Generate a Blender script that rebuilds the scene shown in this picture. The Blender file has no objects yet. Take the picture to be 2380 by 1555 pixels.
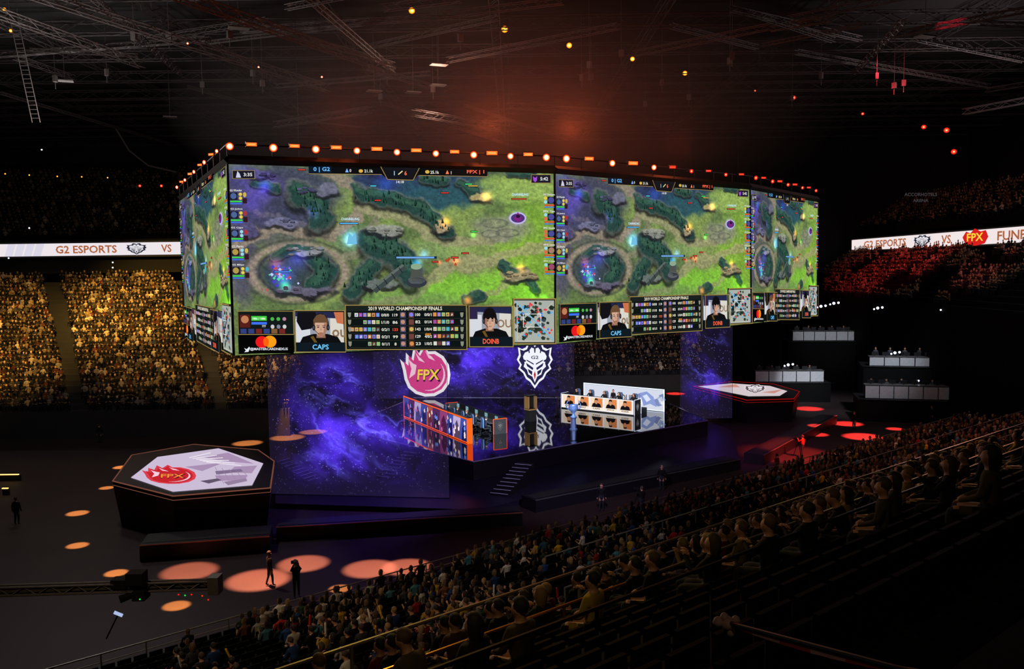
import bpy, bmesh, math, random
import numpy as np
from mathutils import Vector, Matrix
random.seed(7); rng=np.random.default_rng(7)
scene=bpy.context.scene
COL=scene.collection
try:
    scene.view_settings.view_transform='Standard'
    scene.view_settings.look='None'
except Exception as e: print(e)
EYE=15.5; F=2000.0
PITCH=math.atan((777.5-622)/F)
R=(Matrix.Rotation(math.pi/2-PITCH,3,'X')@Matrix.Rotation(math.radians(-0.75),3,'Z'))
cd=bpy.data.cameras.new('camera'); cam=bpy.data.objects.new('camera',cd); COL.objects.link(cam)
M=R.to_4x4(); M.translation=Vector((0,0,EYE)); cam.matrix_world=M
cd.sensor_width=36; cd.lens=36*F/2380; cd.clip_start=0.1; cd.clip_end=1000
scene.camera=cam
def ray(px,py): return R@Vector(((px-1190)/F,-(py-777.5)/F,-1.0))
def Uz(px,py,z):
    d=ray(px,py); t=(z-EYE)/d.z; return Vector((d.x*t,d.y*t,z))
def Uy(px,py,y):
    d=ray(px,py); t=y/d.y; return Vector((d.x*t,y,EYE+d.z*t))
def lin(c):
    return tuple(((v/12.92) if v<=0.04045 else ((v+0.055)/1.055)**2.4) for v in c[:3])
# ---------------------------------------------------------------- materials
def newmat(name):
    m=bpy.data.materials.new(name); m.use_nodes=True; nt=m.node_tree
    for n in list(nt.nodes): nt.nodes.remove(n)
    o=nt.nodes.new('ShaderNodeOutputMaterial'); return m,nt,o
def pmat(name,col,rough=.6,metal=0.0,nscale=8.0,var=.25,spec=.5,ior=1.5):
    m,nt,o=newmat(name); b=nt.nodes.new('ShaderNodeBsdfPrincipled')
    tc=nt.nodes.new('ShaderNodeTexCoord'); n=nt.nodes.new('ShaderNodeTexNoise'); n.inputs['Scale'].default_value=nscale
    r=nt.nodes.new('ShaderNodeMapRange'); r.inputs['To Min'].default_value=1-var; r.inputs['To Max'].default_value=1+var
    mx=nt.nodes.new('ShaderNodeVectorMath'); mx.operation='SCALE'; mx.inputs[0].default_value=lin(col)
    nt.links.new(tc.outputs['Object'],n.inputs['Vector']); nt.links.new(n.outputs['Fac'],r.inputs['Value'])
    nt.links.new(r.outputs['Result'],mx.inputs['Scale']); nt.links.new(mx.outputs['Vector'],b.inputs['Base Color'])
    b.inputs['Roughness'].default_value=rough; b.inputs['Metallic'].default_value=metal
    b.inputs['Specular IOR Level'].default_value=spec; b.inputs['IOR'].default_value=ior
    nt.links.new(b.outputs['BSDF'],o.inputs['Surface']); return m
def emat(name,col,s):
    m,nt,o=newmat(name); e=nt.nodes.new('ShaderNodeEmission'); e.inputs['Color'].default_value=(*lin(col),1); e.inputs['Strength'].default_value=s
    nt.links.new(e.outputs[0],o.inputs['Surface']); return m
def ledmat(name,s=1.0,trans=None):
    m,nt,o=newmat(name); a=nt.nodes.new('ShaderNodeAttribute'); a.attribute_name='Col'
    e=nt.nodes.new('ShaderNodeEmission'); e.inputs['Strength'].default_value=s
    nt.links.new(a.outputs['Color'],e.inputs['Color'])
    if trans is not None:
        t=nt.nodes.new('ShaderNodeBsdfTransparent'); t.inputs['Color'].default_value=(trans,trans,trans,1)
        ad=nt.nodes.new('ShaderNodeAddShader'); nt.links.new(e.outputs[0],ad.inputs[0]); nt.links.new(t.outputs[0],ad.inputs[1])
        nt.links.new(ad.outputs[0],o.inputs['Surface'])
    else: nt.links.new(e.outputs[0],o.inputs['Surface'])
    return m
def objcolmat(name,rough=.8,attr=False):
    m,nt,o=newmat(name); b=nt.nodes.new('ShaderNodeBsdfPrincipled'); b.inputs['Roughness'].default_value=rough
    b.inputs['Specular IOR Level'].default_value=.2
    if attr:
        a=nt.nodes.new('ShaderNodeAttribute'); a.attribute_name='Col'; s=a.outputs['Color']
    else:
        a=nt.nodes.new('ShaderNodeObjectInfo'); s=a.outputs['Color']
    nt.links.new(s,b.inputs['Base Color']); nt.links.new(b.outputs[0],o.inputs['Surface']); return m
LED=ledmat('led_screen_glow',1.0)
LEDH=ledmat('led_lens_glow',5.0)
GAUZE=ledmat('holographic_gauze',1.0,.80)
BLACK=pmat('matte_black',(.05,.05,.055),.6)
DARK=pmat('dark_metal',(.13,.13,.14),.45,.6)
GREY=pmat('grey_metal',(.42,.41,.40),.45,.5)
RAILM=pmat('rail_metal',(.50,.48,.45),.4,.3)
ROOFM=pmat('roof_steel',(.32,.30,.295),.6,.2)
ROOFD=pmat('roof_steel_dark',(.24,.22,.215),.7,.1)
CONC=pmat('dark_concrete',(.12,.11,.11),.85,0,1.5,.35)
CONCB=pmat('shade_black_concrete',(.04,.037,.04),.9,0,1.5,.35,.15)  # concrete blackened to paint in the shade of unlit tiers
SEAT=pmat('dark_seat_plastic',(.03,.03,.035),.75,0,8,.2,.08)
FLOORM=pmat('arena_floor_vinyl',(.17,.12,.12),.6,0,.35,.35,.3)
DECK=pmat('glossy_black_deck',(.02,.02,.025),.03,0,3,.2,.6,2.1)
SKIRT=pmat('stage_skirt',(.08,.065,.10),.5)
WALLM=pmat('dark_wall',(.08,.07,.075),.9,0,.25,.5)
WALLD=pmat('black_wall',(.045,.04,.045),.9,0,.6,.3)
CEILM=pmat('dark_ceiling',(.045,.04,.04),.9,0,.25,.7)
SKINM=pmat('skin',(.72,.52,.42),.6,0,6,.1)
SHIRT=objcolmat('cloth_shirt'); HAIRM=objcolmat('hair_strands',.6)
TROU=pmat('cloth_trousers',(.10,.11,.15),.9)
CROWD=objcolmat('crowd_clothes',.85,True)
CHROME=pmat('silver_blue_metal',(.60,.70,.92),.25,.7)
GOLD=pmat('gold_case',(.66,.50,.30),.35,.35)
WHITE=pmat('white_drape',(.75,.75,.75),.7)
COPPER=pmat('copper_trim',(.80,.46,.34),.35,.2)
PALE=pmat('pale_edge',(.62,.58,.74),.35,.2)
GOLDR=pmat('warm_light_rail',(.75,.55,.2),.3,.8)  # gold colour carries the yellow light falling on the rail
STRIP=emat('orange_led_strip',(1,.32,.08),1.8)
WSTRIP=emat('white_led_strip',(.85,.9,1),1.4)
GLASS,nt_,o_=newmat('rail_glass')
g_=nt_.nodes.new('ShaderNodeBsdfTransparent'); g_.inputs['Color'].default_value=(.85,.85,.85,1)
gg=nt_.nodes.new('ShaderNodeBsdfGlossy'); gg.inputs['Roughness'].default_value=.1; gm=nt_.nodes.new('ShaderNodeMixShader'); gm.inputs[0].default_value=.03
nt_.links.new(g_.outputs[0],gm.inputs[1]); nt_.links.new(gg.outputs[0],gm.inputs[2]); nt_.links.new(gm.outputs[0],o_.inputs['Surface'])
# ---------------------------------------------------------------- mesh builders
def top(o,label,cat,group=None):
    o['label']=label; o['category']=cat
    if group: o['group']=group
    return o
def setting(o,label=None):
    o['kind']='structure'
    if label: o['label']=label
    return o
def empty(name,loc=(0,0,0),rz=0):
    e=bpy.data.objects.new(name,None); e.empty_display_size=.2; e.location=loc; e.rotation_euler=(0,0,rz); COL.objects.link(e); return e
class MB:
    def __init__(s): s.v=[];s.f=[];s.m=[];s.mi=0
    def add(s,vs,fs):
        b=len(s.v); s.v+= [tuple(v) for v in vs]
        for f in fs: s.f.append(tuple(b+i for i in f)); s.m.append(s.mi)
        return s
    def box(s,c,sz,rz=0,taper=1.0):
        hx,hy,hz=[k/2 for k in sz]; cs,sn=math.cos(rz),math.sin(rz); vs=[]
        for z in(-hz,hz):
            t=taper if z>0 else 1
            for x,y in((-hx,-hy),(hx,-hy),(hx,hy),(-hx,hy)):
                x*=t;y*=t
                vs.append((c[0]+x*cs-y*sn,c[1]+x*sn+y*cs,c[2]+z))
        return s.add(vs,[(3,2,1,0),(4,5,6,7),(0,1,5,4),(1,2,6,5),(2,3,7,6),(3,0,4,7)])
    def cyl(s,p0,p1,r0,r1=None,n=8):
        if r1 is None:r1=r0
        p0=Vector(p0);p1=Vector(p1);d=(p1-p0).normalized()
        a=d.orthogonal().normalized(); b=d.cross(a); vs=[]
        for p,r in((p0,r0),(p1,r1)):
            for i in range(n):
                t=2*math.pi*(i+.5)/n; vs.append(p+a*r*math.cos(t)+b*r*math.sin(t))
        fs=[(i,(i+1)%n,n+(i+1)%n,n+i) for i in range(n)]+[tuple(range(n))[::-1],tuple(range(n,2*n))]
        return s.add(vs,fs)
    def prism(s,pts,z0,z1):
        n=len(pts); vs=[(p[0],p[1],z0) for p in pts]+[(p[0],p[1],z1) for p in pts]
        return s.add(vs,[(i,(i+1)%n,n+(i+1)%n,n+i) for i in range(n)]+[tuple(range(n))[::-1],tuple(range(n,2*n))])
    def lathe(s,prof,c=(0,0,0),n=20):
        vs=[];fs=[]
        for r,z in prof:
            for i in range(n):
                t=2*math.pi*i/n; vs.append((c[0]+r*math.cos(t),c[1]+r*math.sin(t),c[2]+z))
        for k in range(len(prof)-1):
            for i in range(n): fs.append((k*n+i,k*n+(i+1)%n,(k+1)*n+(i+1)%n,(k+1)*n+i))
        fs.append(tuple(range(n))[::-1]); fs.append(tuple(range((len(prof)-1)*n,len(prof)*n)))
        return s.add(vs,fs)
    def build(s,name,mats,parent=None,loc=None,rz=0,smooth=False):
        me=bpy.data.meshes.new(name); me.from_pydata(s.v,[],s.f)
        if not isinstance(mats,(list,tuple)): mats=[mats]
        for m in mats: me.materials.append(m)
        me.polygons.foreach_set('material_index',s.m)
        if smooth: me.polygons.foreach_set('use_smooth',[True]*len(s.f))
        me.update()
        o=bpy.data.objects.new(name,me); COL.objects.link(o)
        if parent: o.parent=parent
        if loc is not None: o.location=loc
        o.rotation_euler=(0,0,rz)
        return o
_tc={}
def textmesh(t,bold=.02):
    if t in _tc: return _tc[t]
    c=bpy.data.curves.new('t','FONT'); c.body=t; c.size=1; c.offset=bold; c.resolution_u=2
    c.align_x='CENTER'; c.align_y='CENTER'
    o=bpy.data.objects.new('t',c); COL.objects.link(o); dg=bpy.context.evaluated_depsgraph_get(); dg.update()
    me=bpy.data.meshes.new_from_object(o.evaluated_get(dg))
    v=[(p.co.x,p.co.y) for p in me.vertices]; f=[tuple(p.vertices) for p in me.polygons]
    ys=[p[1] for p in v]; h=max(ys)-min(ys); cy=(max(ys)+min(ys))/2; xs=[p[0] for p in v]; cx=(max(xs)+min(xs))/2
    v=[((x-cx),(y-cy)) for x,y in v]
    w=max(xs)-min(xs)
    bpy.data.objects.remove(o); bpy.data.curves.remove(c); bpy.data.meshes.remove(me)
    _tc[t]=(v,f,w,h); return _tc[t]
class Paint:
    def __init__(s): s.v=[];s.f=[];s.c=[]
    def poly(s,pts,col,l=1):
        b=len(s.v); s.v+=[(p[0],p[1],l) for p in pts]; s.f.append(tuple(range(b,b+len(pts)))); s.c.append(lin(col))
    def rect(s,x0,y0,x1,y1,col,l=1): s.poly([(x0,y0),(x1,y0),(x1,y1),(x0,y1)],col,l)
    def frame(s,x0,y0,x1,y1,t,col,l=2):
        s.rect(x0,y0,x1,y0+t,col,l);s.rect(x0,y1-t,x1,y1,col,l);s.rect(x0,y0,x0+t,y1,col,l);s.rect(x1-t,y0,x1,y1,col,l)
    def ell(s,cx,cy,rx,ry,col,l=1,n=20): s.poly([(cx+rx*math.cos(2*math.pi*i/n),cy+ry*math.sin(2*math.pi*i/n)) for i in range(n)],col,l)
    def line(s,x0,y0,x1,y1,w,col,l=1):
        dx,dy=x1-x0,y1-y0; L=math.hypot(dx,dy) or 1; nx,ny=-dy/L*w/2,dx/L*w/2
        s.poly([(x0+nx,y0+ny),(x1+nx,y1+ny),(x1-nx,y1-ny),(x0-nx,y0-ny)],col,l)
    def text(s,t,x,y,h,col,l=3,w=None,slant=0,rot=0):
        v,f,tw,th=textmesh(t); k=h/th; kx=(w/tw) if w else k*.9
        b=len(s.v); c,sn=math.cos(rot),math.sin(rot)
        for a,q in v:
            X=a*kx+slant*q*k; Y=-q*k
            s.v.append((x+X*c-Y*sn,y+X*sn+Y*c,l))
        for q in f: s.f.append(tuple(b+i for i in q)); s.c.append(lin(col))
    def build(s,name,mapf,mat,parent=None):
        me=bpy.data.meshes.new(name); me.from_pydata([tuple(mapf(*p)) for p in s.v],[],s.f); me.materials.append(mat)
        ca=me.color_attributes.new('Col','FLOAT_COLOR','CORNER'); arr=[]
        for f,c in zip(s.f,s.c): arr+= [c[0],c[1],c[2],1.0]*len(f)
        if len(arr)==len(ca.data)*4: ca.data.foreach_set('color',arr)
        else: print('WARN color size',name,len(arr)//4,len(ca.data))
        me.update(); o=bpy.data.objects.new(name,me); COL.objects.link(o)
        if parent: o.parent=parent
        return o
def quadmap(TL,TR,BR,BL,W=1.0,H=1.0,off=.02):
    TL,TR,BR,BL=[Vector(p) for p in(TL,TR,BR,BL)]; n=(BL-TL).cross(TR-TL).normalized()
    def f(x,y,l=0):
        u=x/W;v=y/H
        return (TL*(1-u)+TR*u)*(1-v)+(BL*(1-u)+BR*u)*v+n*off*l
    return f
def colorgrid(name,nx,ny,posf,colf,mat,parent=None):
    u,v=np.meshgrid(np.linspace(0,1,nx),np.linspace(0,1,ny)); P=posf(u,v); C=colf(u,v)
    co=np.stack(P,-1).reshape(-1,3).astype(np.float32)
    idx=np.arange(nx*ny).reshape(ny,nx)
    q=np.stack([idx[:-1,:-1],idx[:-1,1:],idx[1:,1:],idx[1:,:-1]],-1).reshape(-1,4)
    me=bpy.data.meshes.new(name); me.vertices.add(len(co)); me.vertices.foreach_set('co',co.ravel())
    me.loops.add(q.size); me.loops.foreach_set('vertex_index',q.ravel().astype(np.int32))
    me.polygons.add(len(q)); me.polygons.foreach_set('loop_start',(np.arange(len(q))*4).astype(np.int32))
    try: me.polygons.foreach_set('loop_total',np.full(len(q),4,dtype=np.int32))
    except Exception: pass
    me.update(calc_edges=True); me.materials.append(mat)
    ca=me.color_attributes.new('Col','FLOAT_COLOR','POINT')
    cc=np.concatenate([C.reshape(-1,3),np.ones((nx*ny,1))],1).astype(np.float32); ca.data.foreach_set('color',cc.ravel())
    o=bpy.data.objects.new(name,me); COL.objects.link(o)
    if parent:o.parent=parent
    return o
TBL=rng.random((256,256))
def vn(x,y):
    xi=np.floor(x).astype(int);yi=np.floor(y).astype(int);fx=x-xi;fy=y-yi
    fx=fx*fx*(3-2*fx);fy=fy*fy*(3-2*fy);g=lambda a,b:TBL[b%256,a%256]
    return (g(xi,yi)*(1-fx)+g(xi+1,yi)*fx)*(1-fy)+(g(xi,yi+1)*(1-fx)+g(xi+1,yi+1)*fx)*fy
def fbm(x,y,o=4):
    s=0;a=.5;t=0
    for i in range(o): s=s+a*vn(x+17.3*i,y+9.1*i);t+=a;a*=.55;x=x*2.03;y=y*2.03
    return s/t
def sm(a,b,x):
    t=np.clip((x-a)/(b-a),0,1); return t*t*(3-2*t)
def nlin(c): return np.where(c<=0.04045,c/12.92,((np.clip(c,0,None)+0.055)/1.055)**2.4)
# ================================================================= ROOM
setting(MB().box((-5,45,-.15),(150,175,.3)).build('floor',FLOORM),'dark vinyl arena floor')
setting(MB().box((-5,45,36.2),(150,175,.4)).build('ceiling',CEILM),'dark arena ceiling')
setting(MB().box((-5,132,18),(150,.5,36)).build('wall_back',WALLM))
setting(MB().box((-79.7,45,18),(.5,173,36)).build('wall_left',WALLD))
setting(MB().box((69.7,45,18),(.5,173,36)).build('wall_right',WALLD))
# ================================================================= BIG SCREEN BOX
cor_px=[((420,467),(433,785)),((531,382),(546,826)),((1289,404),(1291,799)),((1741,441),(1744,752)),((1900,470),(1896,735))]
HS=10.0
def corner(tp,bt):
    a=ray(*tp);b=ray(*bt); Y=HS/(a.z/a.y-b.z/b.y); t=Uy(tp[0],tp[1],Y); u=Uy(bt[0],bt[1],Y); return t,u
C=[corner(*c) for c in cor_px]
x0,x1=538.,1290.; Z0,Z1=C[1][0].y,C[2][0].y
def P1(x,y):
    u=Z0*(x-x0)/(Z0*(x-x0)+Z1*(x1-x)); t=(x-x0)/(x1-x0)
    yt=382+t*22; yb=826-t*27; return u,(y-yt)/(yb-yt)
def P1inv(u,v):
    x=(x0*Z0*(1-u)+x1*Z1*u)/(Z0*(1-u)+Z1*u); t=(x-x0)/(x1-x0); yt=382+t*22; yb=826-t*27; return x,yt+(yb-yt)*v
def smap(k):
    (TL,BL),(TR,BR)=C[k],C[k+1]; n=(BL-TL).cross(TR-TL).normalized()
    if n.y>0 and k>0: n=-n
    if k==0 and n.x>0: n=-n
    def f(x,y,l=0):
        u,v=P1(x,y); u=min(max(u,0),1)
        return (TL*(1-u)+TR*u)*(1-v)+(BL*(1-u)+BR*u)*v+n*(.04+.02*l)
    def g(u,v):
        return [(TL[i]*(1-u)+TR[i]*u)*(1-v)+(BL[i]*(1-u)+BR[i]*u)*v+n[i]*.03 for i in range(3)]
    return f,g
WALLS=[([(838,448),(900,458),(960,474),(1010,505),(1046,538)],17),([(812,676),(836,650),(868,615)],22),([(868,560),(905,575),(935,600),(950,630)],30),
       ([(735,600),(752,625),(735,655)],24),([(700,450),(740,470),(745,510)],26),([(985,412),(1040,418)],10),([(1075,420),(1110,445)],12),([(1165,612),(1200,630),(1245,668)],10),
       ([(600,424),(650,436)],12),([(1085,690),(1110,684)],12),([(640,590),(665,578),(720,578)],10),([(1185,402),(1240,408)],8)]
def screencol(u,v):
    X,Y=P1inv(u,v)
    wx=X+20*(fbm(X/34,Y/30)-.5)*2; wy=Y+14*(fbm(X/34+50,Y/30+9)-.5)*2
    n1=fbm(X/60,Y/45,5); n2=fbm(X/6,Y/5,3); n3=fbm(X/2.6,Y/2.4,2)
    c=np.zeros(X.shape+(3,))
    A=np.array([.33,.41,.24]);B=np.array([.45,.53,.28])
    k=sm(.35,.65,n1)[...,None]; c[:]=A*(1-k)+B*k
    def bl(m,col,a=1.0):
        nonlocal c
        m=(m*a)[...,None]; c=c*(1-m)+np.array(col)*m
    def E(cx,cy,rx,ry,s=.35):
        d=np.sqrt(((wx-cx)/rx)**2+((wy-cy)/ry)**2); return 1-sm(1-s,1+s,d)
    def path(pts,w,ox=0,oy=0,soft=1.2):
        d=np.full(X.shape,1e9); qx=wx+ox;qy=wy+oy
        for (ax,ay),(bx,by) in zip(pts[:-1],pts[1:]):
            L=(bx-ax)**2+(by-ay)**2; t=np.clip(((qx-ax)*(bx-ax)+(qy-ay)*(by-ay))/L,0,1)
            d=np.minimum(d,np.hypot(qx-ax-t*(bx-ax),qy-ay-t*(by-ay)))
        return 1-sm(w*.75,w*soft,d)
    bl(E(1235,600,80,140),(.46,.64,.18),.75); bl(E(1100,668,170,34),(.45,.68,.20),.9); bl(E(1200,440,100,30),(.54,.65,.32),.8)
    bl(E(930,695,120,22),(.40,.55,.27),.7); bl(E(1010,580,80,26),(.50,.60,.35),.6); bl(E(830,560,60,40),(.36,.46,.33),.7); bl(E(820,420,60,22),(.44,.53,.31),.8)
    bl(E(600,470,110,90),(.22,.21,.34),.92); bl(E(690,455,100,70),(.22,.23,.32),.9); bl(E(620,435,50,26),(.35,.30,.60),.6)
    bl(E(565,620,36,90),(.26,.24,.36),.8); bl(E(920,424,110,26),(.14,.19,.33),.95); bl(E(1030,450,105,34),(.14,.28,.33),.95)
    bl(E(980,400,170,16),(.12,.14,.26),.9); bl(E(1060,405,60,26),(.14,.25,.33),.8)
    bl(E(640,548,120,28),(.31,.31,.32),.6)
    PB=(.52,.47,.41)
    bl(path([(550,575),(600,540),(680,528),(770,548),(815,520),(848,478),(822,436),(770,405)],14),PB,.9)
    bl(path([(600,490),(680,515),(770,520)],6),(.38,.36,.42),.6)
    d=np.sqrt(((X-692)/108)**2+((Y-630)/64)**2)+.12*(n1-.5); bl(np.exp(-((d-1)/.11)**2),(.54,.48,.43),.95); bl(np.exp(-((d-.83)/.05)**2),(.18,.17,.24),.85); bl(np.exp(-((d-1.17)/.05)**2),(.24,.25,.22),.6)
    bl(1-sm(.7,.85,d),(.17,.21,.24),.92)
    bl(path([(795,600),(835,588),(852,556),(880,500),(850,478)],11),(.47,.46,.37),.8)
    bl(path([(850,482),(930,500),(985,535),(1040,562),(1110,560),(1180,540)],14),(.54,.53,.39),.85)
    bl(path([(990,650),(1050,612),(1120,606),(1190,590),(1280,565)],15),(.58,.55,.41),.7)
    bl(path([(790,700),(880,702),(970,680),(1000,640)],9),(.46,.48,.34),.7)
    bl(path([(1075,690),(1160,680),(1180,640)],8),(.55,.52,.40),.6)
    bl(E(1165,530,66,30),(.47,.48,.41),.8)
    for (a,b,p,q) in [(1150,518,30,10),(1180,540,26,9),(1140,542,20,8)]: bl(np.exp(-((np.sqrt(((X-a)/p)**2+((Y-b)/q)**2)-1)/.12)**2),(.28,.30,.26),.6)
    for pts,w in WALLS:
        bl(path(pts,w*1.25,0,-w*.45),(.08,.09,.09),.8)
    for pts,w in WALLS:
        bl(path(pts,w*1.12),(.40,.42,.40),.8); bl(path(pts,w*.94,0,-1),(.11,.22,.20),.94); bl(path(pts,w*.4,2,w*.35),(.20,.34,.27),.7)
    for (a,b,p,q,cc) in [(720,588,30,9,(.52,.52,.54)),(895,532,40,9,(.52,.53,.50)),(650,515,38,11,(.42,.42,.54)),(700,672,66,9,(.36,.34,.42)),
                      (1215,640,40,9,(.58,.53,.40)),(1122,458,24,10,(.66,.60,.40)),(880,655,40,8,(.38,.41,.40)),(570,530,26,20,(.30,.28,.44)),(1030,525,18,12,(.60,.54,.42)),(760,440,24,12,(.40,.40,.48)),(605,402,34,10,(.30,.28,.48))]:
        bl(E(a,b+8,p*1.1,q*1.1,.2),(.09,.09,.11),.8); bl(E(a,b,p,q,.2),cc,.9)
    c=c*(0.64+.46*n2+.26*n3)[...,None]
    c=c*1.05+.025
    def glow(cx,cy,r,col,a=1.0):
        nonlocal c
        g=np.exp(-(((X-cx)/r)**2+((Y-cy)/r)**2))*a; c=c+g[...,None]*np.array(col)
    for (a,b,r,col) in [(815,552,16,(.25,.65,1)),(812,560,8,(.5,.8,.9)),(1203,505,14,(.4,.3,.8)),(1036,515,11,(.9,.5,.1)),(1132,455,11,(1,.7,.2)),
        (1210,622,9,(1,.6,.2)),(1085,697,9,(1,.5,.1)),(620,432,15,(.2,.15,.8)),(655,640,22,(.15,.2,.8)),(640,610,14,(.5,.2,.35)),(660,662,11,(.1,.8,.3)),
        (1058,605,8,(.7,.2,.05)),(1020,608,5,(.8,.15,.1)),(968,612,10,(.1,.6,.9)),(690,600,22,(.1,.1,.5)),(590,470,26,(.1,.05,.35)),(1100,545,6,(.3,.8,.2)),(985,590,10,(.2,.4,.7)),
        (560,400,30,(.05,.05,.25)),(730,490,14,(.1,.1,.4)),(900,425,20,(.02,.1,.35)),(1265,695,8,(.2,.9,.1)),(1235,690,26,(.1,.3,0))]: glow(a,b,r,col,.8)
    return nlin(np.clip(c,0,1.1))
GD=(.62,.52,.30); DK=(.04,.05,.06)
def portrait(P,x0_,y0_,x1_,y1_,hair,look):
    W=x1_-x0_;H=y1_-y0_; q=lambda a,b:(x0_+a*W,y0_+b*H)
    P.rect(x0_,y0_,x1_,y1_,(.60,.62,.68),3); P.poly([q(0,0),q(1,0),q(1,.22),q(0,.14)],(.14,.16,.30),4)
    P.poly([q(0,.22),q(.3,.26),q(.3,1),q(0,1)],(.84,.85,.88),4); P.poly([q(.72,.2),q(1,.22),q(1,1),q(.72,1)],(.86,.84,.80),4)
    if look>0:
        P.poly([q(.05,0),q(.42,0),q(.46,.3),q(.32,.55),q(.12,.6),q(.02,.3)],(.07,.07,.09),5); P.text('ou',*q(.90,.7),H*.26,(.55,.45,.35),5)
        P.poly([q(.80,0),q(1,0),q(1,.4),q(.86,.36)],(.80,.45,.30),5)
    else: P.text('OUI',*q(.86,.55),H*.28,(.55,.45,.35),5); P.rect(*q(0,0),*q(.2,.4),(.18,.15,.28),5)
    P.poly([q(.08,1),q(.14,.82),q(.36,.72),q(.66,.72),q(.87,.82),q(.94,1)],(.06,.06,.07),6)
    P.poly([q(.30,.82),q(.36,.78),q(.44,1),q(.38,1)],(.42,.32,.12),7)
    cx,cy=q(.5+.02*look,.44+.02*look); rx=W*.140; ry=H*.34
    sk=(.82,.65,.56); sh_=(.66,.48,.40)
    P.poly([(cx-rx*.55,cy+ry*.5),(cx+rx*.55,cy+ry*.5),(cx+rx*.7,cy+ry*1.15),(cx-rx*.7,cy+ry*1.15)],(.58,.41,.33),7)
    for i in range(12):
        a=math.pi+i*math.pi/12; b=a+math.pi/12
        P.line(cx+rx*1.16*math.cos(a),cy-ry*.1+ry*1.12*math.sin(a),cx+rx*1.16*math.cos(b),cy-ry*.1+ry*1.12*math.sin(b),rx*.14,(.10,.10,.11),8)
    P.ell(cx,cy-ry*.16,rx*1.08,ry*1.0,hair,8)
    P.poly([(cx-rx*.88,cy-ry*.34),(cx+rx*.88,cy-ry*.34),(cx+rx*.92,cy+ry*.2),(cx+rx*.66,cy+ry*.74),(cx+rx*.24,cy+ry*1.02),(cx-rx*.24,cy+ry*1.02),(cx-rx*.66,cy+ry*.74),(cx-rx*.92,cy+ry*.2)],sk,9)
    P.poly([(cx+rx*.50*look,cy-ry*.3),(cx+rx*.88*look,cy-ry*.30),(cx+rx*.92*look,cy+ry*.2),(cx+rx*.66*look,cy+ry*.74),(cx+rx*.24*look,cy+ry*1.02),(cx+rx*.42*look,cy+ry*.4)],sh_,10)
    if look<0:
        P.poly([(cx-rx*1.05,cy+ry*.12),(cx-rx*1.1,cy-ry*.5),(cx-rx*.5,cy-ry*1.1),(cx+rx*.5,cy-ry*1.1),(cx+rx*1.1,cy-ry*.5),(cx+rx*1.05,cy+ry*.15),(cx+rx*.72,cy-ry*.22),(cx+rx*.45,cy-ry*.02),(cx+rx*.1,cy-ry*.22),(cx-rx*.3,cy-ry*.0),(cx-rx*.7,cy-ry*.2)],hair,11)
    else:
        P.poly([(cx-rx*.98,cy+ry*.0),(cx-rx*1.12,cy-ry*.6),(cx-rx*.6,cy-ry*1.06),(cx-rx*.1,cy-ry*1.18),(cx+rx*.55,cy-ry*1.10),(cx+rx*1.08,cy-ry*.55),(cx+rx*.96,cy+ry*.0),(cx+rx*.82,cy-ry*.46),(cx+rx*.35,cy-ry*.64),(cx-rx*.15,cy-ry*.52),(cx-rx*.55,cy-ry*.66),(cx-rx*.82,cy-ry*.36)],hair,11)
        P.poly([(cx-rx*.55,cy+ry*.66),(cx+rx*.55,cy+ry*.66),(cx+rx*.26,cy+ry*1.0),(cx-rx*.26,cy+ry*1.0)],(.66,.47,.37),10)
    for sx in(-1,1):
        P.ell(cx+sx*rx*.42,cy+ry*.10,rx*.19,ry*.05,(.14,.09,.08),12,8); P.line(cx+sx*rx*.18,cy-ry*.05,cx+sx*rx*.66,cy-ry*.07,ry*.05,(.24,.16,.12),12)
        P.ell(cx+sx*rx*1.06,cy+ry*.12,rx*.24,ry*.30,(.10,.10,.11),12,12); P.ell(cx+sx*rx*1.08,cy+ry*.12,rx*.12,ry*.16,(.30,.30,.32),13,10)
    P.poly([(cx-rx*.06,cy+ry*.10),(cx+rx*.06,cy+ry*.10),(cx+rx*.15,cy+ry*.42),(cx-rx*.15,cy+ry*.42)],(.74,.56,.47),11)
    P.line(cx-rx*.24,cy+ry*.64,cx+rx*.24,cy+ry*.64,ry*.06,(.56,.33,.30),12)
    P.line(cx-rx*1.05,cy+ry*.3,cx-rx*.35,cy+ry*.78,ry*.05,(.08,.08,.09),13)
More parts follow.
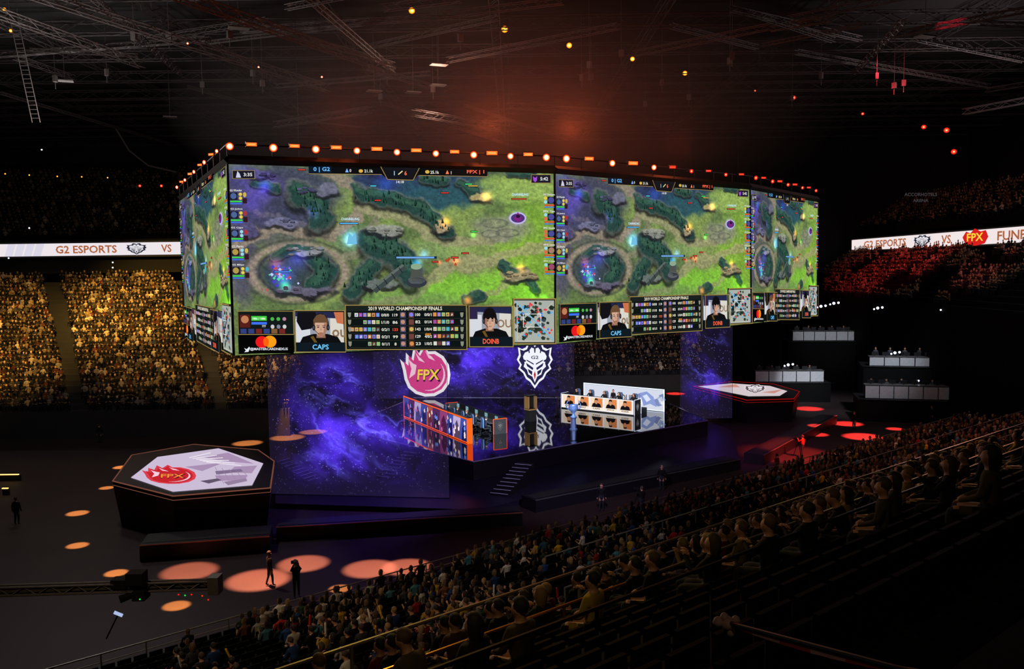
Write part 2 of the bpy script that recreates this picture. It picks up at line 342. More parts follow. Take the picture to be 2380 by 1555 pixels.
def hud():
    P=Paint(); rd=random.Random(3)
    for pts,w in WALLS[:6]:
        for (ax,ay),(bx,by) in zip(pts[:-1],pts[1:]):
            for i in range(int(math.hypot(bx-ax,by-ay)*w/70)):
                t=rd.random(); x=ax+(bx-ax)*t+rd.uniform(-.8,.8)*w; y=ay+(by-ay)*t+rd.uniform(-.8,.8)*w; h=rd.uniform(6,13); wd=h*.3; g=rd.uniform(.55,1.15)
                col=(.14*g,.28*g,.23*g)
                P.poly([(x-wd,y+h*.4),(x,y-h*.6),(x,y+h*.5)],tuple(k*1.2 for k in col),1); P.poly([(x,y+h*.5),(x,y-h*.6),(x+wd,y+h*.4)],tuple(k*.55 for k in col),1)
    for (a,b,s,n,cc) in [(712,582,40,9,(.52,.53,.56)),(895,534,36,8,(.52,.54,.50)),(1210,640,34,10,(.60,.54,.40)),(650,515,34,6,(.42,.43,.55)),(700,676,54,8,(.36,.34,.42)),(735,440,36,8,(.34,.34,.48)),(605,415,44,7,(.27,.24,.44))]:
        for i in range(n):
            x=a+rd.uniform(-s,s);y=b+rd.uniform(-.22,.22)*s; w=rd.uniform(4,10);h=w*.5; g=rd.uniform(.7,1.15)
            P.poly([(x-w,y),(x-w*.4,y-h),(x+w*.7,y-h*.8),(x+w,y+h*.1),(x,y+h*.5)],tuple(k*g for k in cc),1)
            P.poly([(x-w,y),(x,y+h*.5),(x+w,y+h*.1),(x+w*.8,y+h*.9),(x-w*.7,y+h*.9)],tuple(k*g*.5 for k in cc),1)
    P.poly([(858,668),(934,612),(944,622),(872,680)],(.24,.28,.28),2);P.poly([(858,668),(934,612),(938,616),(864,672)],(.38,.42,.40),3)
    for i in range(4): P.line(872+i*18,660-i*13,880+i*18,672-i*13,2,(.12,.14,.14),4)
    P.ell(966,655,24,12,(.20,.22,.25),2);P.ell(966,650,20,9,(.36,.38,.40),2);P.poly([(950,650),(956,620),(978,620),(982,650)],(.30,.32,.30),2);P.ell(966,618,13,7,(.55,.66,.55),3)
    P.ell(1203,506,20,14,(.75,.72,.9),2);P.ell(1203,506,16,10.5,(.30,.20,.48),3);P.poly([(1194,508),(1203,492),(1212,508),(1203,516)],(.50,.14,.5),4);P.ell(1203,502,5,4,(.15,.08,.2),5,10)
    P.poly([(806,566),(812,540),(820,548),(826,536),(830,566)],(.45,.75,.9),2)
    for i in range(34):
        x=655+rd.gauss(0,20);y=634+rd.gauss(0,14);s=rd.uniform(1.5,5); P.poly([(x-s,y),(x,y-s),(x+s,y),(x,y+s)],rd.choice([(.5,.45,1),(.8,.3,.35),(.3,.9,.6),(.75,.8,1),(.3,.25,.8)]),2)
    for (x,y,w,c1) in [(812,518,22,(.35,.75,1)),(655,630,20,(.35,.6,1)),(1206,462,18,(.85,.35,.2)),(1101,537,8,(.3,.9,.35)),(1080,587,9,(.9,.25,.2)),(1056,597,9,(.9,.25,.2)),(1010,607,8,(.9,.25,.2)),(880,465,8,(.9,.25,.2)),(1035,448,10,(.9,.25,.2)),(870,432,8,(.3,.8,.9)),(1100,432,12,(.85,.7,.3)),(1090,428,9,(.3,.9,.5)),(706,395,9,(.9,.25,.2))]:
        P.rect(x-w,y-2.4,x+w,y+2.4,(.05,.07,.1),3); P.rect(x-w+1,y-1.2,x+w-1,y+1.2,c1,4)
    for i in range(6):
        x=1040+rd.uniform(-12,22);y=602+rd.uniform(-4,12);P.poly([(x,y),(x+3,y-5),(x+6,y),(x+4,y+5)],(.7,.28,.15),2)
    P.text('CHANNELING',815,508,6,(.8,.95,1),5,42); P.text('CHANNELING',1208,452,6,(.8,.95,1),5,38)
    P.rect(918,594,1014,600,(.08,.15,.25),3);P.rect(920,595,1008,599,(.45,.65,.9),4)
    P.poly([(722,388),(1135,394),(1133,410),(975,407),(960,420),(905,418),(890,405),(724,403)],DK,2)
    P.poly([(890,389),(975,391),(962,418),(903,416)],(.07,.08,.10),3)
    for a,b in [((888,388),(903,417)),((903,417),(962,419)),((962,419),(977,391))]: P.line(*a,*b,1.6,GD,4)
    P.line(722,404,890,406,1.3,GD,4);P.line(977,408,1135,411,1.3,GD,4)
    P.rect(722,387,775,405,(.05,.10,.16),3)
    P.text('0 | G2',752,395,12,(.45,.75,1),5,38); P.text('FPX | 1',1106,401,10,(1,.42,.30),5,40)
    P.text('1',919,403,10,(.6,.85,1),5); P.text('6',945,403,10,(1,.45,.3),5); P.line(928,406,938,398,2.5,(.9,.85,.6),5)
    P.text('21.1k',860,398,7,(.9,.9,.85),5,20);P.text('25.1k',1012,401,7,(.9,.9,.85),5,20);P.ell(842,398,5,4,(.85,.7,.3),5);P.ell(995,400,5,4,(.85,.7,.3),5)
    P.text('0',818,397,7,(.9,.9,.85),5);P.text('1',1050,402,7,(.9,.9,.85),5);P.poly([(806,401),(810,392),(814,401)],(.5,.7,1),5);P.poly([(1037,405),(1041,396),(1045,405)],(1,.5,.3),5)
    P.text('14:18',932,423,6,(.9,.9,.9),5,17)
    P.rect(546,396,598,416,(.10,.10,.16),3);P.frame(546,396,598,416,1.2,GD,4);P.text('3:35',582,406,8,(.9,.9,.9),5,20);P.poly([(554,413),(558,398),(563,404),(566,413)],(.8,.82,.9),5)
    P.rect(1234,406,1280,426,(.10,.10,.16),3);P.frame(1234,406,1280,426,1.2,GD,4);P.text('5:42',1264,416,8,(.9,.9,.9),5,18);P.poly([(1238,410),(1243,414),(1248,410),(1247,420),(1243,424),(1239,420)],(.65,.3,.85),5)
    names=['Wonder','Jankos','Caps','Perkz','Mikyx']; names2=['GimGoon','Tian','Doinb','Lwx','Crisp']
    for i in range(5):
        y=442+i*43
        P.text('G2 '+names[i],553,y,5,(.9,.9,.9),5,28)
        P.rect(539,y+5,556,y+22,(.12,.10,.14),3);P.ell(547,y+13,7,7,rd.choice([(.5,.35,.6),(.3,.4,.6),(.6,.3,.3),(.7,.6,.3)]),4);P.rect(539,y+24,566,y+27,(.2,.9,.3),4);P.rect(539,y+29,566,y+32,(.25,.45,.95),4)
        for j in range(2): P.ell(563,y+9+j*9,4,4,rd.choice([(.9,.8,.3),(.6,.85,.9),(.9,.4,.3)]),4,12)
        P.ell(573,y+10,4,6,rd.choice([(.3,.7,.8),(.8,.7,.3),(.7,.2,.2)]),4,10);P.rect(568,y+18,578,y+30,(.2,.1,.15),3)
        y=452+i*38.5
        P.text('FPX '+names2[i],1275,y,4.6,(.9,.9,.9),5,26)
        P.rect(1272,y+5,1289,y+21,(.12,.10,.14),3);P.ell(1280,y+13,7,7,rd.choice([(.6,.3,.4),(.3,.3,.6),(.65,.5,.4)]),4);P.rect(1264,y+23,1289,y+26,(.9,.25,.2),4);P.rect(1264,y+28,1289,y+30,(.25,.45,.95),4)
        for j in range(2): P.ell(1267,y+8+j*9,4,4,rd.choice([(.9,.8,.3),(.6,.85,.9),(.9,.4,.3)]),4,12)
    P.poly([(546,722),(678,719),(678,818),(547,823)],(.05,.07,.07),2)
    P.rect(548,724,676,775,(.07,.10,.10),3); P.frame(547,721,678,777,1.6,GD,6)
    P.rect(552,730,576,760,(.35,.12,.10),4);P.ell(564,741,9,9,(.75,.5,.35),5,14);P.rect(579,733,615,744,(.25,.8,.25),5);P.rect(579,747,615,753,(.25,.45,.95),5)
    P.text('1886 / 1886',597,739,5,(.95,1,.95),6,30);P.text('777',608,757,5,(.9,.9,.9),6)
    for i in range(3):
        P.ell(628+i*14,740,4.5,4.5,rd.choice([(.3,.7,.3),(.8,.6,.2),(.7,.5,.6)]),5,10)
        P.ell(628+i*14,758,4.5,5,rd.choice([(.8,.8,.8),(.8,.6,.2),(.5,.5,.6)]),5,10)
    for i in range(6): P.rect(553+i*18,763,567+i*18,774,rd.choice([(.45,.15,.15),(.5,.35,.2),(.2,.25,.5),(.3,.3,.3)]),5)
    P.rect(549,777,676,821,(.02,.02,.02),3)
    P.ell(602,794,15,14,(.92,.10,.12),5);P.ell(621,793,15,14,(.97,.62,.10),5);P.ell(611.5,793.5,6.6,11,(1,.38,.05),6)
    P.text('@MASTERCARDNEXUS',618,811,8,(.9,.92,.95),5,88);P.poly([(560,808),(566,811),(572,805),(574,808),(570,817),(560,818),(564,814)],(.9,.92,.95),5)
    P.rect(679,721,796,818,(.05,.07,.08),2);P.frame(679,719,797,818,2,GD,14)
    portrait(P,682,724,794,795,(.42,.30,.20),1); P.rect(680,795,796,816,(.06,.10,.13),14);P.text('CAPS',738,805,12,(.45,.80,1),15,38)
    P.rect(798,707,1082,814,(.05,.08,.08),2);P.frame(798,707,1082,813,2,GD,4)
    P.rect(800,710,1080,722,(.10,.13,.12),4);P.text('2019 WORLD CHAMPIONSHIP FINALS',938,715.5,9,(.92,.90,.80),6,172)
    kd=[('0/0/0','119','100','0/0/1'),('1/1/0','86','82','0/1/4'),('0/2/1','133','143','1/0/4'),('0/2/1','99','129','4/0/2'),('0/1/1','8','23','1/0/5')]
    rgb=lambda:rd.choice([(.55,.75,.5),(.85,.55,.3),(.5,.5,.9),(.3,.7,.75),(.85,.85,.8),(.65,.3,.6),(.8,.7,.35),(.45,.25,.25)])
    for i in range(5):
        y=731+i*17
        P.line(802,y+8.5,1078,y+8,1,(.20,.20,.16),4)
        for j in range([6,4,7,6,3][i]): P.rect(874-j*10-4,y-5,874-j*10+4,y+4,rgb(),5);P.poly([(874-j*10-3,y+3),(874-j*10,y-4),(874-j*10+2,y+1)],rgb(),6)
        for j in range([5,5,6,6,4][i]): P.rect(1007+j*10-4,y-6,1007+j*10+4,y+3,rgb(),5);P.poly([(1007+j*10-3,y+2),(1007+j*10,y-5),(1007+j*10+2,y)],rgb(),6)
        P.poly([(804,y-6),(812,y-6),(811,y+3),(808,y+6),(805,y+3)],(.55,.55,.5),5);P.poly([(1066,y-6),(1074,y-6),(1073,y+3),(1070,y+6),(1067,y+3)],(.55,.55,.5),5)
        P.text(kd[i][0],891,y,7,(.9,.9,.85),6,18);P.text(kd[i][1],914,y,7,(1,.35,.2) if i==2 else (.9,.9,.85),6,12 if i<4 else 5)
        P.text(kd[i][2],967,y-1,7,(.9,.9,.85),6,12);P.text(kd[i][3],991,y-1,7,(.9,.9,.85),6,17)
        P.rect(926,y-7,939,y+6,(.3,.3,.45),5);P.ell(932,y-1,5,5,(.75,.55,.45),6,10);P.rect(946,y-7,958,y+6,(.4,.25,.2),5);P.ell(952,y-1,5,5,rgb(),6,10)
    P.text('450G',990,776,5,(1,.6,.1),7,14)
    P.rect(1084,711,1187,806,(.05,.07,.08),2);P.frame(1084,709,1188,806,2,GD,14)
    portrait(P,1087,713,1185,782,(.07,.06,.07),-1);P.rect(1086,782,1186,804,(.06,.10,.13),14);P.text('DOINB',1135,792,12,(1,.42,.30),15,38)
    P.rect(1189,692,1290,800,(.10,.12,.10),2);P.frame(1189,692,1289,799,2.5,GD,9)
    P.rect(1193,697,1286,795,(.66,.69,.66),3)
    for i in range(85):
        a=rd.uniform(1198,1281);b=rd.uniform(702,789); r=rd.uniform(3.5,8)
        if abs((a-1197)/87-(b-701)/89)<.06 or abs((a-1197)/87-(788-b)/86)<.07: continue
        P.poly([(a-r,b-r*.2),(a-r*.2,b-r*.9),(a+r,b-r*.3),(a+r*.6,b+r*.8),(a-r*.5,b+r*.7)],rd.choice([(.13,.18,.14),(.18,.22,.18),(.10,.13,.12),(.30,.34,.26),(.22,.30,.34)]),4)
    P.line(1197,701,1284,790,3.5,(.50,.72,.82),5);P.line(1197,788,1282,702,2.5,(.74,.74,.66),5);P.line(1199,702,1199,790,2.5,(.76,.76,.7),5);P.line(1199,792,1280,792,2.5,(.76,.76,.7),5)
    for i in range(30): P.ell(rd.uniform(1200,1280),rd.uniform(704,786),2.6,2.6,rd.choice([(.9,.2,.2),(.2,.5,.95),(.3,.7,1),(.9,.25,.3)]),7,8)
    P.frame(1212,728,1254,760,1.2,(1,1,1),8)
    return P
box=empty('hanging_screen_cube',((C[1][1].x+C[3][1].x)/2,(C[1][1].y+C[3][1].y)/2+8,C[2][1].z)); top(box,'giant hanging polygonal LED screen cube showing a strategy game broadcast','screen')
def unp(o,par):
    o.parent=par; o.matrix_parent_inverse=Matrix.Translation(par.location).inverted(); return o
H_=hud()
for k in range(4):
    f,g=smap(k); big=(k in(1,2))
    s=colorgrid('led_panel',520 if k==1 else 360 if k==2 else 200,290 if k==1 else 220 if big else 150,g,screencol,LED); unp(s,box)
    o=H_.build('screen_graphic',f,LED); unp(o,box)
B0=C[0][0];B4=C[4][0]
back=[(B4[0]+3,B4[1]+14),(14,B4[1]+22),(-8,B4[1]+14),(B0[0]-1,B0[1]+12)]
cen=Vector((4,72,0))
allp=[(c[0],c[1]) for c in C]+[(Vector((p[0],p[1],C[2][0].z)),Vector((p[0],p[1],C[2][1].z))) for p in back]
mb=MB(); n=len(allp); vs=[]
def ins(p):
    d=Vector((cen.x-p.x,cen.y-p.y,0)).normalized(); return p+d*.45
for t,b in allp: vs.append(ins(b)+Vector((0,0,-.1)))
for t,b in allp: vs.append(ins(t)+Vector((0,0,.5)))
mb.add(vs,[(i,(i+1)%n,n+(i+1)%n,n+i) for i in range(n)]+[tuple(range(n))[::-1],tuple(range(n,2*n))])
unp(mb.build('housing',BLACK),box)
mb=MB()
for a,b in zip(C[:-1],C[1:]):
    mb.cyl(a[0]+Vector((0,0,.25)),b[0]+Vector((0,0,.25)),.24,n=4)
unp(mb.build('upper_fascia',BLACK),box)
mb=MB()
for a,b in zip(C[:-1],C[1:]):
    mb.cyl(a[0]+Vector((0,-.15,1.0)),b[0]+Vector((0,-.15,1.0)),.04)
    L=(b[0]-a[0]).length
    for i in range(int(L/2.4)+1):
        p=a[0].lerp(b[0],i/ (int(L/2.4)+1)); mb.cyl(p+Vector((0,-.1,.4)),p+Vector((0,-.15,1.05)),.03)
unp(mb.build('lighting_bar',BLACK),box)
for t,b in C:
    unp(MB().cyl(t+(t-Vector((cen.x,cen.y,t.z))).normalized()*.07,b+(b-Vector((cen.x,cen.y,b.z))).normalized()*.07,.07,n=6).build('corner_seam',BLACK),box)
for i,(x,y) in enumerate([(-14,58),(0,60),(15,72),(2,85),(-12,80),(22,84)]):
    c_=MB().cyl((x,y,C[2][0].z+.4),(x,y,36),.025,n=5).build('suspension_cable',BLACK); top(c_,'thin dark steel cable suspending the screen cube','cable','suspension cables')
def mk_round(colr,nm):
    mb=MB(); mb.lathe([(.12,0),(.22,.05),(.24,.22),(.25,.34)],n=14); o=mb.build(nm,DARK,smooth=True)
    P=Paint()
    for r,c,l in colr: P.ell(0,0,r,r,c,l,18)  # outer rings paint the lamp's bloom around its hot centre
    lens=P.build('lens',lambda x,y,l:(x,y,.345+.004*l),LEDH,o)
    y=MB().cyl((-.27,0,.2),(-.27,0,-.25),.02).cyl((.27,0,.2),(.27,0,-.25),.02).cyl((-.27,0,-.25),(.27,0,-.25),.02).build('yoke',DARK,o)
    return [o,lens,y]
def mk_rect(col,nm):
    o=MB().box((0,0,.1),(.8,.36,.2),taper=.92).build(nm,DARK)
    P=Paint(); P.rect(-.34,-.12,.34,.12,col,1); P.rect(-.26,-.06,.26,.06,tuple(min(1,k*1.2+.08) for k in col),2)
    lens=P.build('lens',lambda x,y,l:(x,y,.205+.004*l),LEDH,o)
    y=MB().cyl((-.42,0,.1),(-.42,0,-.2),.02).cyl((.42,0,.1),(.42,0,-.2),.02).cyl((-.42,0,-.2),(.42,0,-.2),.02).build('yoke',DARK,o)
    return [o,lens,y]
def place_copy(proto,loc,mat,label,cat,group):
    o=proto[0].copy(); COL.objects.link(o); o.matrix_world=Matrix.Translation(loc)@mat; top(o,label,cat,group)
    for p in proto[1:]:
        q=p.copy(); COL.objects.link(q); q.parent=o
    return o
def kill(proto):
    for p in proto[::-1]: bpy.data.objects.remove(p)
def face(dirv):
    z=Vector(dirv).normalized(); x=Vector((0,0,1)).cross(z).normalized(); y=z.cross(x); return Matrix((x,y,z)).transposed().to_4x4()
R_or=mk_round([(.24,(.62,.12,.03),1),(.19,(.9,.34,.14),2),(.15,(1,.66,.44),3),(.10,(1,.96,.88),4)],'round_stage_light')
R_rd=mk_round([(.23,(.50,.04,.03),1),(.14,(1,.18,.08),2),(.06,(1,.6,.4),3)],'round_stage_light')
Q_or=mk_rect((.70,.22,.06),'strobe_light'); Q_rd=mk_rect((.50,.06,.02),'strobe_light')
def along(k,t): return C[k][0].lerp(C[k+1][0],t)
specs=[]
for i in range(17): specs.append((1,.005+i*.0600,i%2==0,True))
for i in range(10): specs.append((2,.03+i*.1,i%2==0,i<5))
for i in range(9): specs.append((3,.03+i*.11,i%2==0,False))
for i in range(9): specs.append((0,.04+i*.11,i%2==0,True))
for k,t,rd_,orr in specs:
    p=along(k,t)+Vector((0,0,.90+(.14 if not rd_ else 0))); d=(C[k+1][0]-C[k][0]); nrm=Vector((d.y,-d.x,0)).normalized()
    to=(Vector((0,0,EYE))-p); to.z=0
    dirv=(nrm*.5+to.normalized()*.5).normalized()+Vector((0,0,-.12))
    if rd_: pr=R_or if orr else R_rd; lab='round moving-head stage light glowing '+('orange' if orr else 'red')
    else: pr=Q_or if orr else Q_rd; lab='rectangular strobe light glowing '+('orange' if orr else 'red')
    place_copy(pr,p+nrm*.2,face(dirv)@Matrix.Scale((.52 if k==0 else .66 if not orr else .88)*random.uniform(.84,1.08),4),lab+' above the screens','light','lights along the screen cube rim')
YL=mk_round([(.24,(.70,.30,.02),1),(.17,(1,.60,.12),2),(.08,(1,.90,.5),3)],'ceiling_spotlight')
for x,y,yy,pr,s in [(957,22,66,YL,.95),(1173,65,70,YL,1.1),(1323,103,74,YL,.95),(1470,135,80,YL,.85),(1592,168,86,YL,.95),(1845,225,92,R_rd,.9),(2005,263,96,R_rd,.7),(2147,293,98,R_rd,1.1),(2200,300,98,R_rd,1.3),(2217,350,98,R_rd,1.3),(10,20,60,YL,.5),(25,70,64,YL,.5),(748,178,70,R_or,.35),(601,155,70,R_or,.35),(436,100,66,R_or,.35),(225,100,66,R_or,.3),(1755,210,90,R_rd,.4)]:
    p=Uy(x,y,yy); place_copy(pr,p,face((Vector((0,0,EYE))-p).normalized()+Vector((0,0,-.3)))@Matrix.Scale(s,4),'round rigging spotlight glowing '+('yellow' if pr is YL else 'red-orange'),'light','rigging spotlights')
for x,y in [(68,407),(133,410),(190,411),(250,413),(12,404)]:
    p=Uy(x,y,118); place_copy(YL,p,face((Vector((0,0,EYE))-p))@Matrix.Scale(.4,4),'tiny yellow lamp high above the upper seats','light','upper tier lamps')
for x,y in [(325,432),(375,432),(425,425)]:
    p=Uy(x,y,103); place_copy(R_rd,p,face((Vector((0,0,EYE))-p))@Matrix.Scale(.7,4),'small orange-red lamp above the upper seats','light','upper tier lamps')
WL=mk_round([(.24,(.75,.8,.9),1),(.15,(1,1,1),2)],'white_work_light')
for x,y in [(1908,712),(2040,716),(2195,718),(2346,722),(2080,820),(2225,832),(1832,848),(2193,603),(262,610),(20,600),(68,530),(97,348),(262,622),(2135,885),(1938,705),(2300,745)]:
    p=Uy(x,y,100 if x<1000 or y<700 else 84); mt=face(Vector((0,0,EYE))-p)
    big=y>700 and x!=2135
    place_copy(WL,p,mt@Matrix.Scale(.55 if big else .35,4),'small bright white work light','light','white work lights')
    if big: place_copy(WL,p+Vector((.45,0,.05)),mt@Matrix.Scale(.45,4),'small bright white work light','light','white work lights'); place_copy(WL,p+Vector((-.35,0,-.1)),mt@Matrix.Scale(.35,4),'small bright white work light','light','white work lights')
for pr in (R_or,R_rd,Q_or,Q_rd,YL,WL): kill(pr)
# ================================================================= TRUSSES
def truss3(a,b,w,r,mat,seg=1.8):
    a=Vector(a);b=Vector(b); L=(b-a).length; d=(b-a)/L; up=Vector((0,0,1)); s=d.cross(up).normalized(); up=s.cross(d)
    mb=MB(); cs=[s*w/2+up*w/2,-s*w/2+up*w/2,-s*w/2-up*w/2,s*w/2-up*w/2]
    for c in cs: mb.cyl(a+c,b+c,r,n=4)
    n=max(3,int(L/(w*seg)))
    for i in range(n):
        p=a+d*L*i/n;q=a+d*L*(i+1)/n
        for j in range(4):
            c0,c1=cs[j],cs[(j+1)%4]
            mb.cyl(p+c0,q+c1,r*.5,n=4) if i%2==0 else mb.cyl(p+c1,q+c0,r*.5,n=4)
    top(mb.build('roof_truss',mat),'grey steel lattice truss under the dark roof','truss','roof trusses')
def truss(px0,px1,z,w=.55,r=.045):
    a=Uz(*px0,z); b=Uz(*px1,z)
    if max(a.y,b.y)>131 or min(a.y,b.y)<0: return
    truss3(a,b,w,r,ROOFM)
for a,b,z in [((60,-20),(760,205),30),((390,-20),(915,165),30),((700,-20),(915,165),32),((-30,130),(480,90),33),((-30,20),(330,150),31),((560,70),(1000,40),33),
              ((2080,80),(2400,20),32),((2135,90),(2380,140),32),((1985,170),(2100,50),32),((640,290),(860,255),29),((960,262),(1180,300),28),((1180,245),(1420,262),30),((2240,260),(2400,230),30),((1560,60),(1760,110),34),
              ((200,-20),(420,170),33),((480,90),(640,190),33),((850,110),(1160,40),34),((640,200),(1000,170),33),((1700,20),(2000,90),34),((1850,120),(2300,200),33)]:
    truss(a,b,z,.5 if z<32 else .35)
for i in range(10):
    y=52+i*8.5; truss3((-78,y,34.6),(68,y,34.6),.9,.05,ROOFD,2.0)
for i in range(11):
    x=-66+i*13; truss3((x,48,35.0),(x*.92,131,35.0),.7,.05,ROOFD,2.4)
rt=random.Random(11)
for i in range(22):
    x=rt.uniform(0,2300); y=rt.uniform(0,250); ln=rt.uniform(120,420); sl=rt.choice([.33,.36,-.16,-.2,.3,-.12,.05])
    if 1150<x<1700 and rt.random()<.5: continue
    truss((x,y),(x+ln,y+ln*sl),rt.uniform(31.5,33.8),rt.choice([.22,.3,.4]),.03)
for i in range(26):
    x=rt.uniform(80,2300);y=rt.uniform(60,230); p=Uz(x,y,31.5)
    mb=MB().cyl((p.x,p.y,36),(p.x,p.y,31.2),.02,n=4).box((p.x,p.y,31.0),(.35,.25,.5),rt.uniform(0,3)); mb.cyl((p.x,p.y,30.8),(p.x,p.y,30.2),.03,n=4)
    top(mb.build('chain_hoist',ROOFM),'small dark chain hoist motor hanging from the roof','hoist','chain hoists')
for pts in [[(270,300),(300,350),(345,385),(410,400)],[(640,262),(720,282),(850,297)]]:
    P=[Uy(x,y,100) for x,y in pts]; mb=MB()
    for p,q in zip(P[:-1],P[1:]): mb.cyl(p,q,.10,n=6)
    top(mb.build('cable_tray',ROOFM),'curved dark cable run hanging below the roof','cable')
a=Uy(22,40,55);b=Uy(75,285,55); mb=MB(); s=Vector((.5,0,0))
mb.cyl(a,b,.03,n=5);mb.cyl(a+s,b+s,.03,n=5)
for i in range(1,24): p=a.lerp(b,i/24); mb.cyl(p,p+s,.02,n=5)
mb.cyl(a,(a.x,a.y,36),.015,n=4);mb.cyl(a+s,(a.x+.5,a.y,36),.015,n=4)
top(mb.build('hanging_ladder',ROOFM),'grey wire rope ladder hanging from the roof grid','ladder')
for x,y in [(395,272),(150,188),(555,65),(1020,150),(960,215),(870,212),(2150,85),(1018,198)]:
    p=Uz(x,y,31); MBx=MB().box((p.x,p.y,p.z),(1.3,.8,.08),.4).cyl((p.x,p.y,p.z),(p.x,p.y,35.95),.02,n=4); top(MBx.build('acoustic_panel',GREY),'small grey acoustic panel hung below the roof','panel','acoustic panels')
# ================================================================= EMBLEMS, RIBBONS
def fpx(P,cx,cy,Rr,l=4,sy=1.0,tcol=(.98,.86,.18),pink=(.84,.25,.52),white=(.95,.93,.95)):
    sh=[(1.0,.05),(.94,.45),(.70,.78),(.32,.98),(-.1,1.0),(-.5,.88),(-.82,.62),(-.98,.25),(-1.05,-.15),(-1.18,-.62),(-.93,-.38),(-.92,-.90),(-.68,-.62),(-.58,-1.20),(-.36,-.86),(-.14,-1.26),(.04,-.95),(.35,-.96),(.70,-.74),(.93,-.38)]
    f=lambda s,ox=0,oy=0:[(cx+(x*s+ox)*Rr,cy+(y*s+oy)*Rr*sy) for x,y in sh]
    P.poly(f(1.0),white,l); P.poly(f(.87),pink,l+1)
    q=lambda pts,c,ll: P.poly([(cx+x*Rr,cy+y*Rr*sy) for x,y in pts],c,ll)
    lt=(.97,.80,.87)
    q([(-.82,-.62),(-.68,-.20),(-.78,.22),(-.52,.02),(-.46,-.36),(-.60,-.42)],lt,l+2)
    q([(-.52,-.92),(-.36,-.56),(-.10,-.46),(-.24,-.62),(-.34,-.70)],lt,l+2)
    q([(-.10,-.98),(.06,-.66),(.34,-.54),(.18,-.74),(.04,-.82)],lt,l+2)
    N=14
    for i in range(N):
        a0=-.6+i*2.3/N; a1=a0+2.3/N; w=.08*math.sin(math.pi*(i+.5)/N)+.01
        q([(.70*math.cos(a0),.72*math.sin(a0)),(.70*math.cos(a1),.72*math.sin(a1)),((.70+w)*math.cos(a1),(.72+w)*math.sin(a1)),((.70+w)*math.cos(a0),(.72+w)*math.sin(a0))],lt,l+2)
    P.text('FPX',cx+.08*Rr,cy+.08*Rr*sy,Rr*.54*sy,(.20,.04,.10),l+4,Rr*1.04,slant=.08); P.text('FPX',cx+.05*Rr,cy+.05*Rr*sy,Rr*.45*sy,tcol,l+5,Rr*.94,slant=.08)
def g2(P,cx,cy,Rx,Ry,l=4,w=(.95,.95,.97),k=(.05,.05,.08),red=True):
    hf=[(0,-.84),(.12,-1.0),(.36,-1.06),(.50,-.74),(.72,-.66),(.96,-.74),(.90,-.40),(1.02,-.18),(.84,.06),(.94,.24),(.66,.44),(.50,.70),(.26,.84),(0,1.14)]
    def sh(s,h=hf): return [(cx+x*Rx*s,cy+y*Ry*s) for x,y in h]+[(cx-x*Rx*s,cy+y*Ry*s) for x,y in h[-2:0:-1]]
    P.poly(sh(1),w,l);P.poly(sh(.88),k,l+1)
    hi=[(0,-.70),(.20,-.76),(.34,-.60),(.58,-.52),(.70,-.34),(.60,-.02),(.66,.14),(.46,.30),(.38,.52),(.14,.62),(0,.90)]
    P.poly(sh(.96,hi),w,l+2)
    q=lambda s,pts,c,ll:P.poly([(cx+s*x*Rx,cy+y*Ry) for x,y in pts],c,ll)
    for s in(-1,1):
        q(s,[(.08,.20),(.50,-.04),(.44,.12),(.12,.30)],k,l+3)
        q(s,[(.14,.36),(.40,.24),(.34,.40),(.16,.54)],k,l+3)
        q(s,[(.64,-.20),(.50,-.14),(.52,-.08),(.64,-.08)],k,l+3)
        q(s,[(0,-.70),(.05,-.70),(.03,-.50),(0,-.48)],k,l+3)
        q(s,[(.06,.0),(.46,-.18),(.46,-.13),(.06,.06)],k,l+3)
        q(s,[(.30,-.60),(.36,-.58),(.34,-.46),(.28,-.50)],k,l+3)
    q(1,[(0,.34),(.06,.50),(0,.76),(-.06,.50)],(.75,.1,.12) if red else k,l+3)
    P.text('G2',cx,cy-.28*Ry,Ry*.15,k,l+4,Rx*.42)
RB=(.68,.38,.22)
zl=[Uy(200,565,102).z,Uy(200,594,102).z]
def rtxt(P,t,x,w,col,yc=.5,h=.62): P.text(t,x,yc,h,col,3,w)
P=Paint(); P.rect(-240,0,425,1,(.93,.90,.92),1)
rtxt(P,'G2 ESPORTS',201,142,RB); g2(P,318,.5,26,.47,3,(.88,.87,.9),(.14,.14,.2),False); rtxt(P,'VS',387,24,RB)
for i in range(4): P.poly([(20+i*22,0),(38+i*22,0),(28+i*22,1),(10+i*22,1)],(.86,.84,.90),2)
rtxt(P,'FPX',-120,60,RB)
def lm(x,y,l):
    d=ray(x,578); X=d.x*102.2/d.y; return (X,102.2-.02*l,zl[0]+(zl[1]-zl[0])*y)
rb=MB().box((-48,102.6,sum(zl)/2),(60,.5,1.9)).build('ribbon_board',BLACK); top(rb,'long white LED ribbon board with orange team lettering','screen')
P.build('ribbon_graphic',lm,LED,rb)
P=Paint(); P.rect(1980,0,2560,1,(.95,.90,.90),1)
rtxt(P,'G2 ESPORTS',2058,98,RB); g2(P,2145,.5,22,.47,3,(.88,.87,.9),(.14,.14,.2),False); rtxt(P,'VS',2200,22,RB)
P.poly([(2238,.45),(2246,.05),(2256,.2),(2266,-.12),(2280,.12),(2292,.05),(2298,.5),(2290,.95),(2268,1.08),(2246,.95)],(.85,.12,.12),3);P.text('FPX',2268,.48,.55,(1,.85,.25),5,38); rtxt(P,'FUNPLUS',2375,112,RB)
XW=51.
def rmp(x,y,l):
    d=ray(x,560); Y=XW*d.y/d.x; return (XW-.02*l,Y,zr[0]+(zr[1]-zr[0])*y)
d1=ray(2180,542);d2=ray(2180,573); zr=[EYE+d1.z*XW/d1.x,EYE+d2.z*XW/d2.x]
